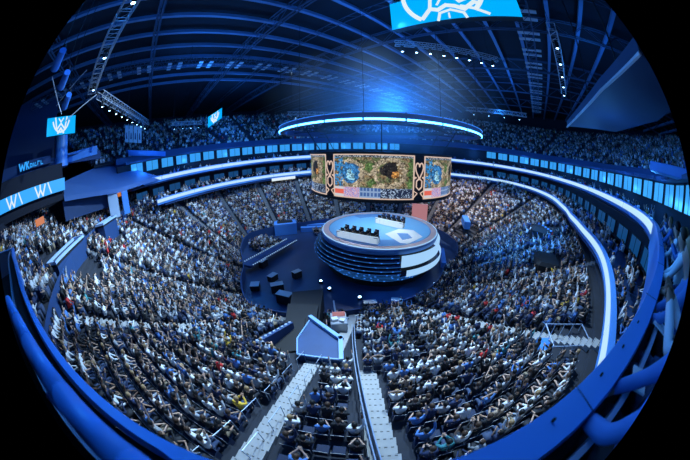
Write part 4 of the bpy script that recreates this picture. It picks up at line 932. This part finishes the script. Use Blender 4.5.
FLO = [(x, y, .02, math.degrees(math.atan2(y - ST[1], x - ST[0])), 0, 1 if random.random() < .8 else 0) for bx, by, nx, ny, a in ((-13.2, 36.0, 9, 12, 1.05), (-6.0, 45.6, 15, 5, .35)) for i in range(nx) for j in range(ny) for x, y in [(bx + (i * .6) * math.cos(a) - j * .9 * math.sin(a) * .6, by + (i * .6) * math.sin(a) + j * .9 * math.cos(a) * .6)] if not (y > 47.3 and x > -10.5) and math.hypot(x + 12.5, y - 47.5) > 3.6 and math.hypot(x - C0[0], y - C0[1]) < float(rr(RF, math.degrees(math.atan2(y - C0[1], x - C0[0])))) - 1 and not (-17 < x < -8 and 29 < y < 40.8 and abs((x + 8.6) * .9 - (y - 39.8) * .45) < 2.8)]
mass('crowd', 'dim rows of guests seated on the event floor beyond the round stage', [p for p in FLO if p[5]], LV)
# mass of the remaining seats
def seat_mass(name, label, pts):
    v1, f1 = box8((0, .02, .43), (.46, .40, .07)); v2, f2 = box8((0, -.25, .70), (.46, .06, .44)); V = np.concatenate([v1, v2]); F = np.array(f1 + [tuple(8 + i for i in f) for f in f2])
    A = np.array([(p[0], p[1], p[2], D2R(p[3]) + pi / 2) for p in pts]); ca, sa = np.cos(A[:, 3])[:, None], np.sin(A[:, 3])[:, None]
    X = V[None, :, 0] * ca - V[None, :, 1] * sa + A[:, 0:1]; Y = V[None, :, 0] * sa + V[None, :, 1] * ca + A[:, 1:2]; Z = V[None, :, 2] + A[:, 2:3]
    Vv = np.stack([X, Y, Z], -1).reshape(-1, 3).astype(np.float32); f = (np.arange(len(pts))[:, None, None] * 16 + F[None]).reshape(-1, 4)
    me = bpy.data.meshes.new(name); me.vertices.add(len(Vv)); me.vertices.foreach_set('co', Vv.ravel()); me.loops.add(f.size); me.loops.foreach_set('vertex_index', f.ravel().astype(np.int32))
    me.polygons.add(len(f)); me.polygons.foreach_set('loop_start', (np.arange(len(f)) * 4).astype(np.int32)); me.update(calc_edges=True); me.materials.append(NAVY)
    return tag(link(name, me), label, 'seats', None, 'stuff')
seat_mass('arena_seating', 'rows of navy seats under the lower bowl crowd', [p for i, p in enumerate(LOW) if i not in nseat])
seat_mass('arena_seating', 'rows of navy seats on the left terrace', LEFT)
seat_mass('arena_seating', 'rows of navy seats in the upper deck', UP)

# players on stage
for (p, rz, di, i) in STAGE_PLAYERS:
    person((*p, 5.56), rz + pi, 'hands in lap', (2, 3)[di], i % 3, i % 2, 0, 'seated player in %s shirt, %s from the screen-side end of the %s desk' % (('black', 'navy')[di], ordn(i), ('near', 'far')[di]), 'players at the stage desks', name='player')
# spectators leaning on the near balcony right next to the camera
PM2 = {p: person_meshes(p, 2, True) for p in ('leaning forward', 'clapping', 'hands in lap')}
xs = [1.15, 1.85, 2.6, 3.4, 4.3, 5.2, 6.2, 7.3, 8.6, 10.0, 11.6]
for i, x in enumerate(xs):
    d = math.degrees(math.atan2(-31.4, x - 3)); 
    for _ in range(6):
        R = float(rr(RU, d)) + .60; d += math.degrees((x - (C0[0] + R * math.cos(D2R(d)))) / R) 
    p = pt(d, R); si = [4, 0, 4, 3, 0, 4, 0, 3, 4, 0, 4][i]; hi = i % 3
    person((p[0], p[1], 15.05), D2R(d) + pi / 2 + random.uniform(-.2, .2), ['leaning forward', 'clapping', 'leaning forward', 'hands in lap'][i % 4], si, hi, i % 2, i % 2, '%s person with %s leaning at the near balcony rail, %s from the camera' % (SHIRTS[si][0], HAIR[hi][0].replace('-haired', ' hair'), ordn(i)), 'spectators along the near balcony rail', meshes={**PM, **PM2})
    q = copy_tree(s0); q.location = (p[0], p[1], 14.96); q.rotation_euler = (0, 0, D2R(d) + pi / 2); tag(q, 'balcony seat behind the rail, %s from the camera' % ordn(i), 'seat', 'balcony seats behind the rail')
for i, (x, dy, w) in enumerate([(1.5, .34, .2), (2.35, .37, .26), (4.6, .36, .22), (6.6, .36, .26)]):
    d = math.degrees(math.atan2(-31.4, x - 3)); R = float(rr(RU, d)) + dy; p = pt(d, R)
    m = MB(); m.box((p[0], p[1], 15.725), (w, .15, .012), .5 + i); tag(m.build('paper_sheet', PAPER), 'pale loose paper sheet resting on the near balcony handrail, %s from the camera' % ordn(i), 'paper', 'papers on the balcony rail')

# ------------------------------------------------------------------ light
def spot(loc, target, power, col, size=60, blend=.5, rad=.3):
    l = bpy.data.lights.new('spot_light', 'SPOT'); l.energy = power; l.color = col; l.spot_size = D2R(size); l.spot_blend = blend; l.shadow_soft_size = rad
    o = bpy.data.objects.new('spot_light', l); COL.objects.link(o); o.location = loc; o.rotation_euler = (Vector(target) - Vector(loc)).to_track_quat('-Z', 'Y').to_euler(); return o
def point(loc, power, col, rad=.5):
    l = bpy.data.lights.new('point_light', 'POINT'); l.energy = power; l.color = col; l.shadow_soft_size = rad
    o = bpy.data.objects.new('point_light', l); COL.objects.link(o); o.location = loc; return o
WHT = (.52, .77, 1.0); BLU = (.05, .32, 1.0); DBL = (.02, .24, 1.0)
K = 1.0
# white house spots on the bowl
for tx, ty, tz, pw in [(0, 8, 6, 1.0), (-11, 9, 6, 1.0), (10, 9, 6, 1.0), (-20, 16, 8, 1.0), (-25, 28, 7, .9), (-22, 42, 7, .8), (-8, 54, 7, .7), (22, 18, 6, .12), (24, 46, 7, 1.0), (30, 34, 8, .8), (-32, 12, 13, .8), (-27, 4, 12.5, .7)]:
    vx, vy = tx - ST[0], ty - ST[1]; L_ = math.hypot(vx, vy); lx, ly = ST[0] + vx / L_ * 13.5, ST[1] + vy / L_ * 13.5
    spot((lx, ly, 30.5), (tx, ty, tz), 32000 * pw * K, WHT if (tx, ty) != (24, 46) else (1, .88, .78), 58, .8, .15)
spot((14, 20, 29), (24, 24, 6), 60000, BLU, 40, .8)
# stage wash
for a in range(5): spot((ST[0] + 4.5 * math.cos(a * 1.257), ST[1] + 4.5 * math.sin(a * 1.257), 10.9), (ST[0] + 4.5 * math.cos(a * 1.257), ST[1] + 4.5 * math.sin(a * 1.257), 5), 900, (.70, .86, 1), 130, .6, .3)
for a in range(6): spot((ST[0] + 13 * math.cos(a * 1.047), ST[1] + 13 * math.sin(a * 1.047), 19.5), (ST[0] + 14 * math.cos(a * 1.047), ST[1] + 14 * math.sin(a * 1.047), 0), 1000, BLU, 80, .9)
spot((5.0, 19.6, 19.0), (5.6, 23.4, 0), 9000, BLU, 24, .8)
# blue wash under the roof and along the balconies
for x, y, z, pw in [(-20, 30, 27, 1), (5, 56, 27, 1), (30, 40, 27, 1), (5, 20, 29, .8), (-25, 52, 27, 1), (28, 14, 27, .6), (-12, 8, 29, .5)]: point((x, y, z), 2600 * pw, DBL, 1.0)
for d in range(-50, 185, 18):
    R = float(rr(RU, d)); p = pt(d, R + 1.8); point((*p, 17.6), 240, BLU, .3)
    p = pt(d, R - 4.0); point((*p, 19.5), 420, BLU, .4)
point((1.0, 4.0, 18.6), 150, BLU, .3); point((4.0, 2.0, 17.6), 70, BLU, .2); point((10.0, 4.5, 18.5), 150, BLU, .3); point((-8.0, 4.0, 18.8), 120, BLU, .3); point((-2.4, .9, 17.4), 75, BLU, .2)  # unseen fill points added to brighten the near rail and its people
point((-30, 8, 26.5), 420, BLU, .5); point((-28, 22, 20), 200, BLU, .5)

hz = bpy.data.materials.new('blue_haze'); hz.use_nodes = True; nt = hz.node_tree; nt.nodes.clear()
vo = nt.nodes.new('ShaderNodeVolumeScatter'); vo.inputs['Color'].default_value = (.6, .8, 1, 1); vo.inputs['Density'].default_value = .012; oo = nt.nodes.new('ShaderNodeOutputMaterial'); nt.links.new(vo.outputs[0], oo.inputs['Volume'])
tc = nt.nodes.new('ShaderNodeTexCoord'); ln = nt.nodes.new('ShaderNodeVectorMath'); ln.operation = 'LENGTH'; mp = nt.nodes.new('ShaderNodeVectorMath'); mp.operation = 'MULTIPLY'; mp.inputs[1].default_value = (1 / 15, 1 / 15, 1 / 7.5)
nt.links.new(tc.outputs['Object'], mp.inputs[0]); nt.links.new(mp.outputs[0], ln.inputs[0])
mr = nt.nodes.new('ShaderNodeMapRange'); mr.interpolation_type = 'SMOOTHERSTEP'; mr.inputs['From Min'].default_value = 1.0; mr.inputs['From Max'].default_value = 0.0; mr.inputs['To Max'].default_value = .045
nt.links.new(ln.outputs['Value'], mr.inputs['Value']); nt.links.new(mr.outputs['Result'], vo.inputs['Density'])
m = MB(); m.lathe([(15 * math.sin(i * pi / 12), -7.5 * math.cos(i * pi / 12)) for i in range(13)], (0, 0, 0), 32); h_ = tag(m.build('haze', hz), 'blue stage haze glowing above the circular light ring', 'haze', None, 'stuff'); h_.location = (5.0, 28.0, 21.5)
point((5.2, 26.0, 21.6), 5000, (.03, .25, 1.0), 1.2); point((6, 34, 21.6), 1500, (.03, .25, 1.0), 1.2)  # unseen points added inside the haze to make it glow blue
w = bpy.data.worlds.new('world'); w.use_nodes = True; w.node_tree.nodes['Background'].inputs['Color'].default_value = (0.0, 0.001, 0.004, 1); scene.world = w

# ------------------------------------------------------------------ camera: full-circle fisheye
cam = bpy.data.cameras.new('camera'); cam.type = 'PANO'; cam.sensor_width = 36; cam.sensor_fit = 'HORIZONTAL'
cam.panorama_type = 'FISHEYE_EQUISOLID'; cam.fisheye_lens = FPX * 36 / 690; cam.fisheye_fov = D2R(181); cam.lens = 12.7; cam.dof.use_dof = True; cam.dof.focus_distance = 25; cam.dof.aperture_fstop = 1.4; cam.clip_start = .03; cam.clip_end = 400
co = bpy.data.objects.new('camera', cam); COL.objects.link(co)
M3 = Matrix((tuple(R_), tuple(UU), tuple(-F_))).transposed(); co.matrix_world = Matrix.Translation((0, 0, EYE)) @ M3.to_4x4(); scene.camera = co
scene.view_settings.view_transform = 'Standard'; scene.view_settings.look = 'None'; scene.view_settings.gamma = 1; scene.view_settings.use_curve_mapping = False
scene.view_settings.exposure = 0.0
scene.cycles.use_denoising = True; scene.cycles.max_bounces = 4; scene.cycles.diffuse_bounces = 2; scene.cycles.glossy_bounces = 2
